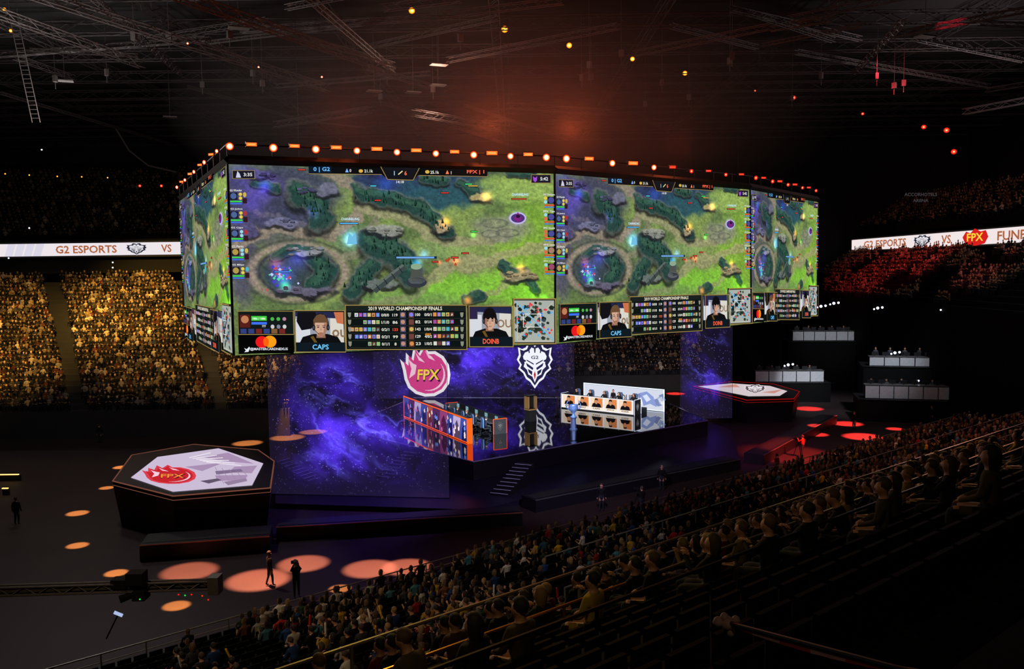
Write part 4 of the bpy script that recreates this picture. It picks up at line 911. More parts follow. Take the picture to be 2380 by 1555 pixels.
def hair_mesh(long=False):
    bm=bmesh.new(); bmesh.ops.create_uvsphere(bm,u_segments=14,v_segments=9,radius=1)
    for v in bm.verts:
        x,y,z=v.co; k=1.07+.05*math.sin(x*17+z*9)*math.cos(y*13)
        v.co=Vector((x*.096*k,(y*.110-.010)*k,z*.106*k+ .014))
        if long and v.co.z<.0 and y<.3: v.co.z*=3.0; v.co.x*=1.15; v.co.y-=.015
    bmesh.ops.delete(bm,geom=[v for v in bm.verts if (v.co.y>.038 and v.co.z<.045) or (v.co.z<-.06 and not long) or (long and v.co.y>.0 and v.co.z<0 and abs(v.co.x)<.07)],context='VERTS')
    me=bpy.data.meshes.new('hair'); bm.to_mesh(me); bm.free(); me.materials.append(HAIRM)
    for p in me.polygons:p.use_smooth=True
    return me
HA=hair_mesh();HB=hair_mesh(True)
def onemesh(mb,mat):
    o=mb.build('tmp',mat); m=o.data; bpy.data.objects.remove(o); return m
EYE_M=onemesh(MB().lathe([(.001,-.010),(.010,-.006),(.013,0),(.010,.006),(.001,.010)],(0,0,0),8),BLACK)
MOUTH=onemesh(MB().box((0,.100,-.082),(.045,.012,.010)),pmat('lips',(.55,.25,.22),.5))
VAR={}
VAR['rest']=person_mesh('p_rest')
VAR['clap']=person_mesh('p_clap',armL=((.24,.16,.26),(.05,.34,.36)),armR=((.24,.16,.26),(.05,.34,.36)))
VAR['up']=person_mesh('p_up',armR=((.28,.20,.36),(.24,.38,.56)))
VAR['both']=person_mesh('p_both',armL=((.30,.1,.52),(.18,.2,.82)),armR=((.30,.1,.52),(.18,.2,.82)))
VAR['lean']=person_mesh('p_lean',lean=.35,armL=((.22,.30,.12),(.08,.46,.10)),armR=((.22,.30,.12),(.08,.46,.10)))
VAR['phone']=person_mesh('p_phone',armL=((.22,.18,.25),(.06,.36,.42)),armR=((.22,.18,.25),(.06,.36,.42)),lean=-.05)
VAR['play']=person_mesh('p_play',lean=.12,armL=((.26,.22,.22),(.18,.48,.22)),armR=((.26,.22,.22),(.18,.48,.22)))
VAR['stand']=person_mesh('p_stand',seated=False)
VAR['walk']=person_mesh('p_walk',seated=False,stride=.14)
VAR['camop']=person_mesh('p_camop',seated=False,stride=.08,armL=((.22,.2,.28),(.10,.36,.46)),armR=((.24,.2,.30),(.14,.26,.52)))
SHC=[(.05,.05,.06)]*8+[(.12,.13,.17)]*2+[(.20,.20,.22),(.62,.60,.56),(.55,.10,.10),(.10,.20,.38),(.22,.40,.46),(.65,.52,.12),(.32,.18,.12),(.15,.24,.16),(.74,.72,.68)]
SHB=[(.05,.05,.06)]*8+[(.12,.13,.17),(.20,.20,.22),(.35,.10,.10),(.12,.16,.26),(.50,.40,.12),(.28,.18,.12)]
SHF=[(.05,.045,.05)]*5+[(.12,.10,.09)]*3+[(.24,.21,.18),(.35,.31,.27),(.60,.55,.48),(.50,.42,.30),(.25,.12,.08),(.12,.13,.18)]
HRC=[(.03,.025,.02),(.06,.04,.03),(.10,.06,.035),(.02,.02,.02),(.02,.018,.015),(.25,.16,.08)]
def person(var,loc,rz,shirt,label,group=None,hair=None,facef=False,long=False):
    me,hc=VAR[var]; o=bpy.data.objects.new('person',me); COL.objects.link(o); o.location=loc; o.rotation_euler=(0,0,rz)
    o.color=(*lin(shirt),1); top(o,label,'person',group)
    h=bpy.data.objects.new('hair',HB if long else HA); COL.objects.link(h); h.parent=o; h.location=hc; h.color=(*(hair or random.choice(HRC)),1)
    if facef:
        for s in(-1,1):
            q=bpy.data.objects.new('eye',EYE_M); COL.objects.link(q); q.parent=o; q.location=hc+Vector((s*.034,.096,-.022))
        q=bpy.data.objects.new('mouth',MOUTH); COL.objects.link(q); q.parent=o; q.location=hc
    return o
def cname(c):
    r,g,b=c; m=max(c)
    if m<.2: return 'black'
    if m-min(c)<.12: return 'grey' if m<.5 else 'white'
    if r==m and g>.35: return 'yellow'
    if r==m: return 'red' if r>.34 and g<.15 else 'brown'
    return 'blue' if b==m else 'green'
def lowperson():
    mb=MB(); mb.mi=1
    def ring(z,rx,ry,y=0,n=6): return [(rx*math.cos(2*math.pi*i/n+.52),y+ry*math.sin(2*math.pi*i/n+.52),z) for i in range(n)]
    rs=[ring(.45,.15,.11),ring(.72,.15,.10),ring(.98,.21,.11),ring(1.06,.07,.06)]; n=6
    mb.add(sum(rs,[]),[(k*n+i,k*n+(i+1)%n,(k+1)*n+(i+1)%n,(k+1)*n+i) for k in range(3) for i in range(n)]+[tuple(range(3*n,4*n))])
    mb.mi=0; rs=[ring(1.06,.05,.05,.01),ring(1.14,.09,.10,.02),ring(1.25,.09,.105,.01),ring(1.33,.05,.055,0)]
    mb.add(sum(rs,[]),[(k*n+i,k*n+(i+1)%n,(k+1)*n+(i+1)%n,(k+1)*n+i) for k in range(3) for i in range(n)]+[tuple(range(3*n,4*n))])
    mb.mi=2
    for s in(-1,1): mb.cyl((s*.09,.0,.5),(s*.13,.42,.5),.09,.07,n=4); mb.cyl((s*.13,.42,.5),(s*.13,.40,.05),.06,.045,n=4)
    mb.mi=1
    for s in(-1,1): mb.cyl((s*.2,0,.97),(s*.24,.12,.72),.05,.04,n=4)
    mb.mi=0
    for s in(-1,1): mb.cyl((s*.24,.12,.72),(s*.1,.32,.82),.038,.035,n=4)
    return mb
LP=lowperson(); LV=np.array(LP.v); LF=LP.f; vm=np.zeros(len(LV),int)
for f,m in zip(LF,LP.m):
    for i in f: vm[i]=m
hairm=(LV[:,2]>1.27)|((LV[:,2]>1.12)&(LV[:,1]<.03))
def crowd(items,label,pal_=SHF,dim=1.0,lo=.6,hi=1.25):
    vs=[];fs=[];cs=[];nv=len(LV)
    for i,(x,y,z,rz) in enumerate(items):
        c,s=math.cos(rz),math.sin(rz); k=random.uniform(.86,1.10)
        W=np.stack([LV[:,0]*c-LV[:,1]*s,LV[:,0]*s+LV[:,1]*c,LV[:,2]],1)*k+np.array([x,y,z]); vs.append(W)
        b=i*nv; fs+=[tuple(b+j for j in f) for f in LF]
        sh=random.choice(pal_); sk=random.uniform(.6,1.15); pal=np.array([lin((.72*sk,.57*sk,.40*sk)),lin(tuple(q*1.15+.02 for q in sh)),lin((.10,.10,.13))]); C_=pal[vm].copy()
        C_[hairm]=random.choice(HRC); cs.append(C_*dim*random.uniform(lo,hi))  # dim darkens the colours in place of weak light
    me=bpy.data.meshes.new('seated_crowd'); me.from_pydata(np.concatenate(vs).tolist(),[],fs); me.materials.append(CROWD)
    ca=me.color_attributes.new('Col','FLOAT_COLOR','POINT'); cc=np.clip(np.concatenate(cs),0,1); cc=np.concatenate([cc,np.ones((len(cc),1))],1).astype(np.float32); ca.data.foreach_set('color',cc.ravel())
    me.update(); o=bpy.data.objects.new('seated_crowd',me); COL.objects.link(o); top(o,label,'crowd'); o['kind']='stuff'; return o
def proj(p):
    q=R.transposed()@(Vector(p)-Vector((0,0,EYE)))
    if q.z>-.1: return None
    return 1190+F*q.x/-q.z,777.5-F*q.y/-q.z
items=[]
for k in range(26):
    y=80.4+.85*k; z=2.6+.475*k; x=-62+random.random()*.5; t=(y-80)/22
    while x<-21.5:
        x+=random.uniform(.38,.50); r=x/y
        if r<-.63 or r>-.24: continue
        if abs(r-(-.510-.024*t))<.011: continue
        if abs(r-(-.343-.042*t))<.010: continue
        if random.random()<.05: continue
        items.append((x,y+random.uniform(-.15,.12),z,math.pi+.3+random.uniform(-.5,.5)))
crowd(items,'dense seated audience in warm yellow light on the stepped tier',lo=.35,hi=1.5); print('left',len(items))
items=[]
for k in range(16):
    y=106.4+.85*k; z=2.0+.46*k; x=-20
    while x<25.5:
        x+=.55; r=x/y
        if not(.05<r<.22) or random.random()<.15: continue
        items.append((x,y,z,math.pi+random.uniform(-.3,.3)))
crowd(items,'dim seated audience behind the stage')
items=[]
for k in range(11):
    x=42.5+.85*k; z=11.3+.53*k; y=78
    while y<129:
        y+=.50
        if y/x>2.75: continue
        if abs((y%14)-3)<.9 or random.random()<.22: continue
        if fbm(np.array([[y*.12]]),np.array([[k*.3]]),2)[0,0]<.36: continue
        items.append((x,y,z,math.pi/2+random.uniform(-.4,.4)))
crowd(items,'seated audience in dark red light on the stepped tier',lo=.5,hi=1.1)
items=[]
for k in range(9):
    x=52.5+.85*k; z=20.4+.5*k; y=86
    while y<129:
        y+=.6
        if random.random()<.4: continue
        items.append((x,y,z,math.pi/2+random.uniform(-.4,.4)))
crowd(items,'upper side tier audience with dim light painted into its colours',dim=.6)  # colours darkened to paint in the gloom of the side seats
items=[]
for k in range(0,19):
    y=104.6+.85*k; z=19.6+.5*k; x=-79
    while x<-40:
        x+=.6; r=x/y
        if r<-.62 or r>-.37 or random.random()<.2: continue
        items.append((x,y,z,math.pi+.3+random.uniform(-.3,.3)))
crowd(items,'upper tier audience with dim light painted into its colours',dim=.35)  # colours darkened to paint in the gloom of the upper seats
near=[]
for k in range(NR):
    q=Q0-RUN*k; z=zrow(k); s=2+random.random()*.5
    while s<81:
        s+=.54
        p=NP(s,q-.02,z); pr=proj(p+Vector((0,0,1.1)))
        if pr is None or not(-20<pr[0]<2420 and pr[1]<1600) or p.x>41: continue
        if pr[0]<400+ (1555-pr[1])*.3: continue
        occ=.82 if pr[0]<1250 else .60 if pr[0]<1750 else .74
        if abs(((s+k*.12)%11)-1)<.8: continue
        if pr[0]>1150 and k in(6,13): continue
        if fbm(np.array([[s*.35]]),np.array([[k*.5+3]]),2)[0,0]<.38 and random.random()<.5: continue
        if random.random()>occ: continue
        near.append((p,pr))
near.sort(key=lambda a:a[0].length)
print('near',len(near))
face_st=math.atan2(-nn.y,-nn.x)-math.pi/2
vr=['rest','rest','clap','up','lean','phone','rest','rest','lean','clap','rest','both']
GRP='spectators in the near seats'
stick_items=[]
desc={'rest':'hands in lap','clap':'hands as if clapping','up':'one arm raised','lean':'leaning forward','phone':'hands held up','both':'both arms raised'}
NIND=190
for i,(p,pr) in enumerate(near[:NIND]):
    v=random.choice(vr); sh=random.choice(SHC); lg=random.random()<.25
    rz=face_st+random.uniform(-.35,.35)+.25
    person(v,p,rz,sh,'seated spectator in %s top, %s'%(cname(sh),desc[v]),GRP,long=lg)
    if v=='up' and len(stick_items)<30: stick_items.append((p,rz))
crowd([(p.x,p.y,p.z,face_st+.25+random.uniform(-.35,.35)) for p,_ in near[NIND:]],'seated audience seen from behind in the lower seats',SHC,1.0,.3,1.3)
SM={}
for nm,c in(('red',(.85,.12,.10)),('white',(.85,.82,.8)),('yellow',(.9,.7,.1))):
    SM[nm]=MB().lathe([(.005,0),(.03,.02),(.035,.1),(.035,.42),(.03,.48),(.005,.5)],n=8).build('cheering_stick',pmat('stick_'+nm,c,.35),smooth=True)
for p,rz in stick_items:
    c=random.choice(['red','white','white','yellow','red']); o=SM[c].copy(); COL.objects.link(o)
    w=Vector((.23,.43,.56+.52)); o.location=p+Matrix.Rotation(rz,3,'Z')@w; o.rotation_euler=(random.uniform(-.5,.3),random.uniform(-.5,.5),rz); top(o,c+' inflatable cheering stick held up by a spectator','cheering stick','cheering sticks')
for o in SM.values(): bpy.data.objects.remove(o)
BALC=[(1215,5,(.25,.2,.12),'rest'),(1375,4,(.6,.5,.1),'rest'),(1475,2,(.2,.2,.2),'lean'),(1725,4,(.35,.3,.2),'rest'),(2055,7,(.25,.22,.2),'rest'),(2300,9,(.3,.25,.1),'rest'),(1105,5,(.1,.1,.12),'rest'),(975,4,(.3,.25,.15),'lean'),(1960,3,(.6,.5,.12),'phone'),(760,1,(.7,.66,.6),'lean'),(1650,3,(.12,.1,.1),'rest')]
rb_=random.Random(21)
for k,xs_,pr_ in ((0,range(880,2380,50),.8),(1,range(900,2380,54),.8),(2,range(1200,2380,58),.75),(3,range(1350,2380,64),.75),(4,range(1500,2400,72),.75),(5,range(1650,2400,80),.75),(6,range(1800,2400,90),.7),(7,range(1980,2420,104),.7),(8,range(2120,2420,118),.6)):
    for x in xs_:
        if rb_.random()<pr_: BALC.append((x+rb_.uniform(-18,18),k,rb_.choice(SHB),rb_.choice(['rest','lean','rest','phone','clap'])))
used=[]
for (px_,k,sh,v) in BALC:
    z=UZ0+UR*k; q=UQ-.85*k-.42
    best=min([i*.1-8 for i in range(540)],key=lambda s:abs((proj(NP(s,q,z+1.2)) or (9e9,0))[0]-px_))
    if any(u[0]==k and abs(u[1]-best)<.6 for u in used): continue
    used.append((k,best))
    person(v,NP(best,q,z),face_st+.25+rb_.uniform(-.2,.2),sh,'seated spectator in %s top on the balcony, %s'%(cname(sh),desc[v]),GRP,long=rb_.random()<.2)
print('balcony',len(used))
def crew(px_,py_,var,rzdeg,sh,lab,z=0.0,hair=None):
    return person(var,Uz(px_,py_,z),math.radians(rzdeg),sh,lab,facef=True,hair=hair)
crew(628,1362,'walk',-60,(.06,.06,.07),'crew member in black walking on the arena floor')
crew(690,1388,'camop',20,(.06,.06,.07),'camera operator in black filming the stage')
crew(1398,1187,'stand',180,(.05,.05,.06),'crew member in black standing by the stage')
crew(1538,1140,'stand',170,(.05,.05,.06),'bald crew member in dark suit standing by the stage',hair=(.45,.3,.22))
crew(1492,1195,'camop',20,(.08,.05,.05),'crew member in black operating a camera')
crew(1865,1062,'camop',40,(.80,.14,.08),'camera operator in red light beside the stage')  # red light is also painted into the shirt colour
crew(1905,1110,'stand',10,(.65,.6,.6),'person in white shirt standing by the seats')
crew(1805,1110,'walk',40,(.4,.08,.06),'crew member walking in red light')  # shirt tinted to carry the red light
crew(1985,1000,'stand',120,(.1,.08,.08),'crew member in dark clothes on the arena floor')
crew(2165,985,'walk',90,(.1,.08,.08),'crew member in dark clothes on the arena floor')
crew(40,1220,'stand',0,(.05,.05,.06),'crew member in black standing in the dark')
crew(232,1030,'stand',0,(.05,.05,.06),'crew member in black standing in the dark')
def tvcam(loc,rz,z,lab,tripod=True):
    r=empty('video_camera',loc,rz); top(r,lab,'camera')
    MB().box((0,0,z),(.22,.5,.26)).box((0,-.05,z+.17),(.06,.3,.06)).build('camera_body',BLACK,r)
    MB().cyl((0,.25,z),(0,.5,z),.08,.1,n=12).build('lens',DARK,r)
    MB().box((-.17,.1,z+.1),(.1,.16,.12)).build('viewfinder',BLACK,r)
    if tripod:
        for i in range(3):
            a=i*2.094; MB().cyl((0,0,z-.13),(.4*math.cos(a),.4*math.sin(a),0),.025,n=6).build('tripod_leg',DARK,r)
p=Uz(1295,935,ZD); tvcam(p,math.radians(150),1.5,'broadcast camera on tripod at the stage edge')
p=Uz(690,1388,0)+Matrix.Rotation(math.radians(20),3,'Z')@Vector((.05,.42,0)); tvcam((p.x,p.y,0),math.radians(20),1.45,'black shoulder camera held by the operator',False)
p=Uz(1865,1062,0)+Vector((-.2,.35,0)); tvcam((p.x,p.y,0),math.radians(40),1.4,'broadcast camera on tripod in red light')
p=Uz(1492,1195,0)+Vector((-.2,.4,0)); tvcam((p.x,p.y,0),math.radians(20),1.4,'broadcast camera on tripod beside the stage')
ch_=[MB().box((0,0,.40),(.5,.5,.08)).build('gaming_chair',BLACK)]
mb=MB(); mb.box((0,-.28,.85),(.46,.09,.75),taper=.98); mb.box((0,-.29,1.26),(.32,.09,.16)); ch_.append(mb.build('backrest',pmat('chair_leather',(.26,.34,.46),.4),ch_[0]))
for s in(-1,1): ch_.append(MB().box((s*.29,0,.68),(.07,.3,.04)).box((s*.29,0,.56),(.04,.05,.24)).build('armrest',DARK,ch_[0]))
mb=MB().cyl((0,0,.1),(0,0,.38),.03)
for i in range(5): a=i*1.2566; mb.cyl((0,0,.1),(.28*math.cos(a),.28*math.sin(a),.06),.025,.02,n=5); mb.lathe([(.01,0),(.03,.01),(.03,.05),(.01,.06)],(.28*math.cos(a),.28*math.sin(a),0),8)
ch_.append(mb.build('base',DARK,ch_[0]))
mon=[MB().box((0,0,.38),(.56,.05,.34)).build('monitor',BLACK)]
mon.append(MB().cyl((0,.02,.02),(0,.02,.25),.03).box((0,.02,.01),(.24,.18,.02)).build('stand',DARK,mon[0]))
P=Paint(); P.rect(0,0,1,1,(.50,.68,.74),1)
for i in range(14): x,y=random.random()*.8,random.random()*.8; P.rect(x,y,x+.15,y+.12,random.choice([(.3,.5,.4),(.5,.65,.5),(.3,.4,.6),(.7,.8,.85)]),2)
mon.append(P.build('display',lambda x,y,l:(x*.52-.26,-.026-.001*l,.54-y*.32),LED,mon[0]))
HPb=MB()
for i in range(10):
    a=math.pi*i/10;b=math.pi*(i+1)/10; HPb.cyl((.108*math.cos(a),0,.13*math.sin(a)-.02),(.108*math.cos(b),0,.13*math.sin(b)-.02),.012,n=5)
HPb.cyl((-.09,0,-.03),(-.13,0,-.03),.045,n=10).cyl((.09,0,-.03),(.13,0,-.03),.045,n=10)
HPM=onemesh(HPb,BLACK)
def team(O,d,m,a0,a1,bchair,bdesk,shirt,lab,grp,rz_=0.0):
    rz=math.atan2(m.y,m.x)-math.pi/2
    for i in range(5):
        a=a0+(a1-a0)*(i+.5)/5; p=O+d*a+m*bchair; p.z=ZD+rz_+.002; M4=Matrix.Rotation(rz,4,'Z')
        place_copy(ch_,p,M4,'dark blue gaming chair with tall backrest at the team desk','chair','gaming chairs')
        o=person('play',p,rz,shirt,lab,grp,facef=True)
        h=bpy.data.objects.new('headset',HPM); COL.objects.link(h); h.parent=o; h.location=VAR['play'][1]
        p2=O+d*a+m*(bdesk+.1); p2.z=ZD+rz_+.79
        if not rz_: place_copy(mon,p2,M4,'black gaming monitor on the team desk','monitor','gaming monitors')
team(O1,d1,m1,D1S,D1E,D1M-.95,D1M,(.10,.12,.16),'seated player in dark jersey wearing a headset at the desk','players at the team desks')
team(O2,d2,m2,D2S,D2E,D2M-.95,D2M,(.06,.06,.07),'seated player in black jersey wearing a headset at the desk','players at the team desks',RZ2)
for pr in(ch_,mon): kill(pr)
p=O2+d2*3.6+m2*.5; p.z=ZD; person('stand',p,math.atan2(m2.y,m2.x)-math.pi/2,(.05,.05,.06),'coach in black standing behind the players',facef=True)
# ================================================================= RIGHT SIDE PRODUCTION DESKS
def prod(xl,xr,yb,z,h,lab,plat=False):
    a=Uz(xl,yb,z);b=Uz(xr,yb+ (5 if xr>2000 else 0),z); c=(a+b)/2; L=(b-a).length; an=math.atan2(b.y-a.y,b.x-a.x)
    if plat:
        q=c+Vector((-math.sin(an),math.cos(an),0))*1.6
        o=MB().box((q.x,q.y,(z-.08)/2),(L+1.2,4.4,z-.08),an).build('camera_platform',[CONCB]); top(o,'black production platform carrying a desk','platform','production platforms')
        MB().box((q.x,q.y,z-.04),(L+1.3,4.5,.06),an).build('platform_deck',DARK,o)
    r=empty('production_desk',(c.x,c.y,z),an); top(r,lab,'desk','production desks')
    mb=MB(); n=max(3,int(L/1.3)); w=L/n
    for i in range(n): mb.box((-L/2+w*(i+.5),0,h*.45),(w*.94,.06,h*.82))
    mb.build('front_drape',WHITE,r); MB().box((0,.6,h*.92),(L,1.3,.06)).build('table_top',GREY,r)
    mb=MB()
    for s in(-1,1):
        for yy in(.1,1.1): mb.box((s*(L/2-.1),yy,h*.45),(.08,.08,h*.9))
    mb.build('leg_frame',DARK,r)
    for i in range(int(L/1.0)):
        MB().box((-L/2+.6+i*1.0,.6,h*.92+.28),(.6,.06,.36)).box((-L/2+.6+i*1.0,.6,h*.92+.07),(.08,.1,.12)).build('monitor',BLACK,r)
    for i in range(int(L/1.4)):
        p=Vector(r.location)+Matrix.Rotation(an,3,'Z')@Vector((-L/2+.8+i*1.4,1.75,0)); p.z=z
        person('stand' if i%2 else 'walk',p,an+math.pi,(.22,.22,.25),'technician in dark clothes behind a production desk','technicians')
    return c
pc=[prod(2010,2215,926,2.2,1.45,'long production desk with white draped front panels',True),
prod(1755,1915,888,2.2,1.4,'long production desk with white draped front panels',True),
prod(1842,1996,792,6.0,1.3,'long production desk with pale front panels on a platform',True),
prod(2020,2310,850,5.0,1.0,'dim production desk with pale front panels on a platform',True),
prod(2200,2400,800,6.5,1.0,'dim production desk with pale front panels on a platform',True)]
WARM=emat('warm_strip',(1,.78,.45),2)
for x,y,w in [(15,991,30),(20,1103,48),(12,1135,14)]:
    p=Uz(x,y,.5); L=w*p.y/F; o=MB().box((p.x,p.y,.5),(L,.12,.06)).build('light_strip',WARM); top(o,'short warm glowing step light strip','light','step light strips')
    MB().box((p.x,p.y+.1,.22),(L*1.1,.15,.44)).build('strip_mount',BLACK,o)
a=Uy(-160,1378,22);b=Uy(500,1358,23.5); r=empty('camera_crane',(a.x,a.y,0)); top(r,'dark camera jib crane arm with remote head','crane')
mb=MB(); d=(b-a); L=d.length; d.normalize(); up=Vector((0,0,1))
for oz in(.11,-.11):
    for oy in(-.1,.1): mb.cyl(a+up*oz+Vector((0,oy,0)),b+up*oz+Vector((0,oy,0)),.03,n=6)
mb.cyl(a,b,.10,.08,n=8)
n=22
for i in range(n):
    p=a+d*L*i/n;q=a+d*L*(i+1)/n; s=1 if i%2 else -1
    mb.cyl(p+up*.11*s+Vector((0,-.1,0)),q-up*.11*s+Vector((0,-.1,0)),.018,n=4)
mb.box((b.x,b.y,b.z),(.3,.4,.5)); unp(mb.build('boom',pmat('crane_paint',(.24,.22,.21),.5)),r)
c=Uy(318,1352,23.0); mb=MB().box((c.x,c.y,c.z+.12),(.45,.4,.32)).box((c.x-.45,c.y,c.z-.02),(.4,.35,.24)).cyl((c.x+.1,c.y,c.z),(c.x+.1,c.y,c.z-.5),.06).box((c.x+.1,c.y,c.z-.35),(.34,.4,.26)).cyl((c.x-.1,c.y,c.z-.35),(c.x-.4,c.y-.2,c.z-.42),.09,.11,n=10)
unp(mb.build('remote_head',CONCB),r)
unp(MB().cyl(a,(a.x,a.y,0),.15).box((a.x,a.y,.2),(1.6,1.6,.4)).build('pedestal',BLACK),r)
P=Paint()
for x,y,cc in [(325,1393,(.1,.9,.3)),(415,1382,(1,.1,.05)),(445,1382,(1,.1,.05)),(484,1394,(1,.1,.05)),(430,1384,(.1,.9,.3)),(470,1385,(1,.2,.05))]: P.ell(x,y,2.0,2.0,cc,1,8)
unp(P.build('indicator_light',lambda x,y,l:Uy(x,y,22.6),LED),r)
p=Uy(275,1427,22.5); tb=MB().box((0,0,0),(.24,.02,.12)).build('small_monitor',emat('tiny_screen',(.75,.82,1),.8),loc=p); tb.rotation_euler=(.5,.5,.2); top(tb,'small bright glowing monitor near the crane','monitor')
MB().cyl((0,0.05,0),(0,.05,-1.2),.02).build('stand_pole',CONCB,tb)
# ================================================================= LIGHTS
def spot(loc,target,W,col,deg,blend=.3,r=.3):
    l=bpy.data.lights.new('spot','SPOT'); l.energy=W; l.color=col; l.spot_size=math.radians(deg); l.spot_blend=blend; l.shadow_soft_size=r
    o=bpy.data.objects.new('spot_lamp',l); COL.objects.link(o); o.location=loc; o.rotation_euler=(Vector(target)-Vector(loc)).to_track_quat('-Z','Y').to_euler(); return o
def pool(px_,py_,rpx,W,col,h=9.5):
    p=Uz(px_,py_,0); rad=rpx*p.y/F; deg=2*math.degrees(math.atan(rad/h)); spot((p.x,p.y,h),p,W,col,deg,.55,.05)
OR=(1,.34,.18)
for x,y,r,w in [(440,1328,74,4.4),(600,1348,84,7),(705,1310,68,5.5),(860,1322,72,5.5),(945,1318,66,5),(180,1193,28,12),(180,1268,28,12),(282,1086,21,14),(270,1332,30,14),(575,1030,38,9),(668,1017,44,8),(728,1004,36,7),(410,1408,36,12),(790,1368,30,10),(248,1134,19,11)]:
    pool(x,y,r,w*(10500 if r>50 else 6000),OR if r>50 else (1,.42,.10))
for x,y,r,w in [(1970,985,38,9),(2005,1015,50,11),(2080,997,22,9),(1570,915,24,8),(1960,1060,32,10),(1880,950,36,8),(1900,1010,28,8)]: pool(x,y,r,w*11000,(1,.05,.04))
spot((-36,64,29),(-41,96,12),140000,(1,.58,.10),32,1,1)
spot((-40,64,29),(-52,90,8),85000,(1,.58,.11),42,1,1)
spot((-34,62,28),(-36,88,7),52000,(1,.60,.13),28,1,1)
spot((-36,58,24),(-27,86,6),52000,(1,.60,.18),22,.9,1)
spot((30,70,33),(48,108,14),52000,(1,.03,.06),24,1,1)
spot((30,60,33),(48,88,13),20000,(1,.03,.07),16,1,1)
spot((30,70,33),(58,110,23),4000,(1,.08,.08),40,1,1)
spot((20,96,32),(16,112,4),9000,(.7,.55,.6),50,.8,1)
spot((38,74,26),(36,90,3),24000,(.75,.85,1),34,.9,1)  # added group of unseen spots brightening the production desks
spot((28,76,24),pc[1]+Vector((0,0,1)),24000,(.8,.88,1),22,.9,1)
spot((34,84,24),pc[2]+Vector((0,0,1)),12000,(.8,.88,1),22,.9,1)
spot((-14,10,26),NP(14,26,2),7500,(1,.72,.42),40,1,.5)  # added group of unseen fills from behind, brightening spectators' backs
spot((4,14,27),NP(26,26,3),5000,(.85,.75,.75),30,1,.5)
spot((22,24,27),NP(50,26,3),7500,(1,.45,.36),36,1,.5)
spot((36,38,27),NP(66,27,3),10000,(1,.30,.26),36,1,.5)
spot((-14,60,22),NP(12,22,2),16000,(1,.66,.18),26,1,.5)
spot((22,84,22),NP(46,26,3),20000,(1,.20,.12),30,1,.5)
spot((10,70,24),NP(30,22,3),18000,(1,.62,.25),22,1,.5)
spot((-4,26,22),NP(8,10,10),2200,(1,.66,.12),40,1,.4)
spot((14,36,24),NP(22,9,11),3800,(1,.64,.14),30,1,.4)
spot((30,50,24),NP(30,9,11),5200,(1,.28,.12),24,1,.4)
spot((-3,1,24),NP(12,11,9),800,(1,.72,.3),50,1,.4)
spot((1.5,-.5,17.6),A,34,(1,.85,.75),50,1,.2)
spot((2,60,10.5),(2,80,ZD),14000,(.8,.85,1),70,.8,.5)
spot((6,70,10.5),O2+d2*4,12000,(1,.9,.85),50,.6,.4)
spot((-1,62,10.5),O1+d1*7+m1*3,26000,(.7,.85,1),44,.6,.4)
spot((4,60,10.5),TRP+Vector((0,0,1.4)),17000,(.35,.58,1),16,.6,.2)  # narrow blue spot added, without fixture, to brighten the trophy
spot((0,64,10.5),TCP+Vector((0,0,1.7)),2600,(1,.85,.55),14,.6,.2)  # unseen spot added to brighten the gold case
spot((4,44,10),(4,66,.5),5000,(.75,.6,1),80,.9,.5)  # added fill without fixture, brightens the stage front
p=Uz(1865,1062,0); spot((p.x+3,p.y-4,9),(p.x,p.y,1),30000,(1,.06,.03),40,.6,.2)
spot((18,60,15),Uz(1720,1040,0),7000,(.6,.1,.55),60,.9,.5)
spot((-4,56,10.6),Uz(850,1180,0),6000,(.30,.15,1),80,1,.5)
spot((-9,66,10.6),Uz(800,1080,.3),6000,(.30,.15,1),70,1,.5)
spot((2,78,23),(2,130,27),12000,(1,.14,.05),60,1,1)  # unseen uplight added to redden the back wall
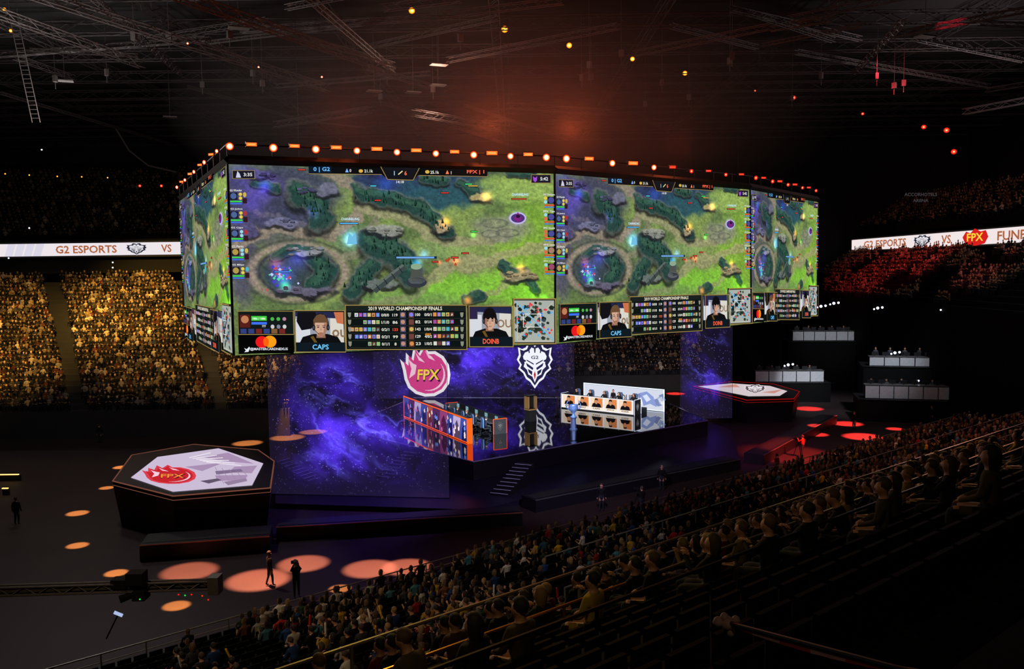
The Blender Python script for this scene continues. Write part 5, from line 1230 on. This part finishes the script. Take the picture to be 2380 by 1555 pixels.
def pt(loc,W,col,r=1.0):
    l=bpy.data.lights.new('pt','POINT'); l.energy=W; l.color=col; l.shadow_soft_size=r; o=bpy.data.objects.new('added_glow',l); COL.objects.link(o); o.location=loc
pt((-26,52,24),3800,(1,.90,.85)); pt((-36,70,28),1500,(1,.92,.9)); pt((40,72,27),2200,(1,.80,.80)); pt((-6,72,29),900,(1,.55,.4))  # added unseen points that brighten the roof trusses
# theatrical haze above the cube: density thins smoothly to nothing away from the rim
HC=Vector((0,54,25.2)); HR=Vector((21,14,7.5))
hz=bpy.data.materials.new('thin_haze'); hz.use_nodes=True; nt=hz.node_tree
for n_ in list(nt.nodes): nt.nodes.remove(n_)
oo=nt.nodes.new('ShaderNodeOutputMaterial'); vs_=nt.nodes.new('ShaderNodeVolumeScatter'); vs_.inputs['Anisotropy'].default_value=.1; vs_.inputs['Color'].default_value=(.95,.9,.9,1)
tc=nt.nodes.new('ShaderNodeTexCoord'); gt=nt.nodes.new('ShaderNodeTexGradient'); gt.gradient_type='SPHERICAL'
mu=nt.nodes.new('ShaderNodeMath'); mu.operation='MULTIPLY'; mu.inputs[1].default_value=.016
nt.links.new(tc.outputs['Object'],gt.inputs['Vector']); nt.links.new(gt.outputs['Fac'],mu.inputs[0]); nt.links.new(mu.outputs[0],vs_.inputs['Density']); nt.links.new(vs_.outputs[0],oo.inputs['Volume'])
prof=[(max(.02,math.cos(t)),math.sin(t)) for t in [(-1+2*i/12)*math.pi/2 for i in range(13)]]
hb=MB().lathe(prof,(0,0,0),24).build('stage_haze',hz); hb.location=HC; hb.scale=HR; top(hb,'thin theatrical haze drifting above the screen cube','haze'); hb['kind']='stuff'
for p_,w_ in [((-9,46.5,23.4),420),((-1,49,23.4),800),((4,56,24.4),700),((12,62,24.2),300)]: pt(p_,w_,(1,.14,.04),.8)  # unseen points added near the rim to redden the haze
w=bpy.data.worlds.new('world'); scene.world=w; w.use_nodes=True; w.node_tree.nodes['Background'].inputs[0].default_value=(.004,.0035,.005,1); w.node_tree.nodes['Background'].inputs[1].default_value=1
print('objects',len(bpy.data.objects))
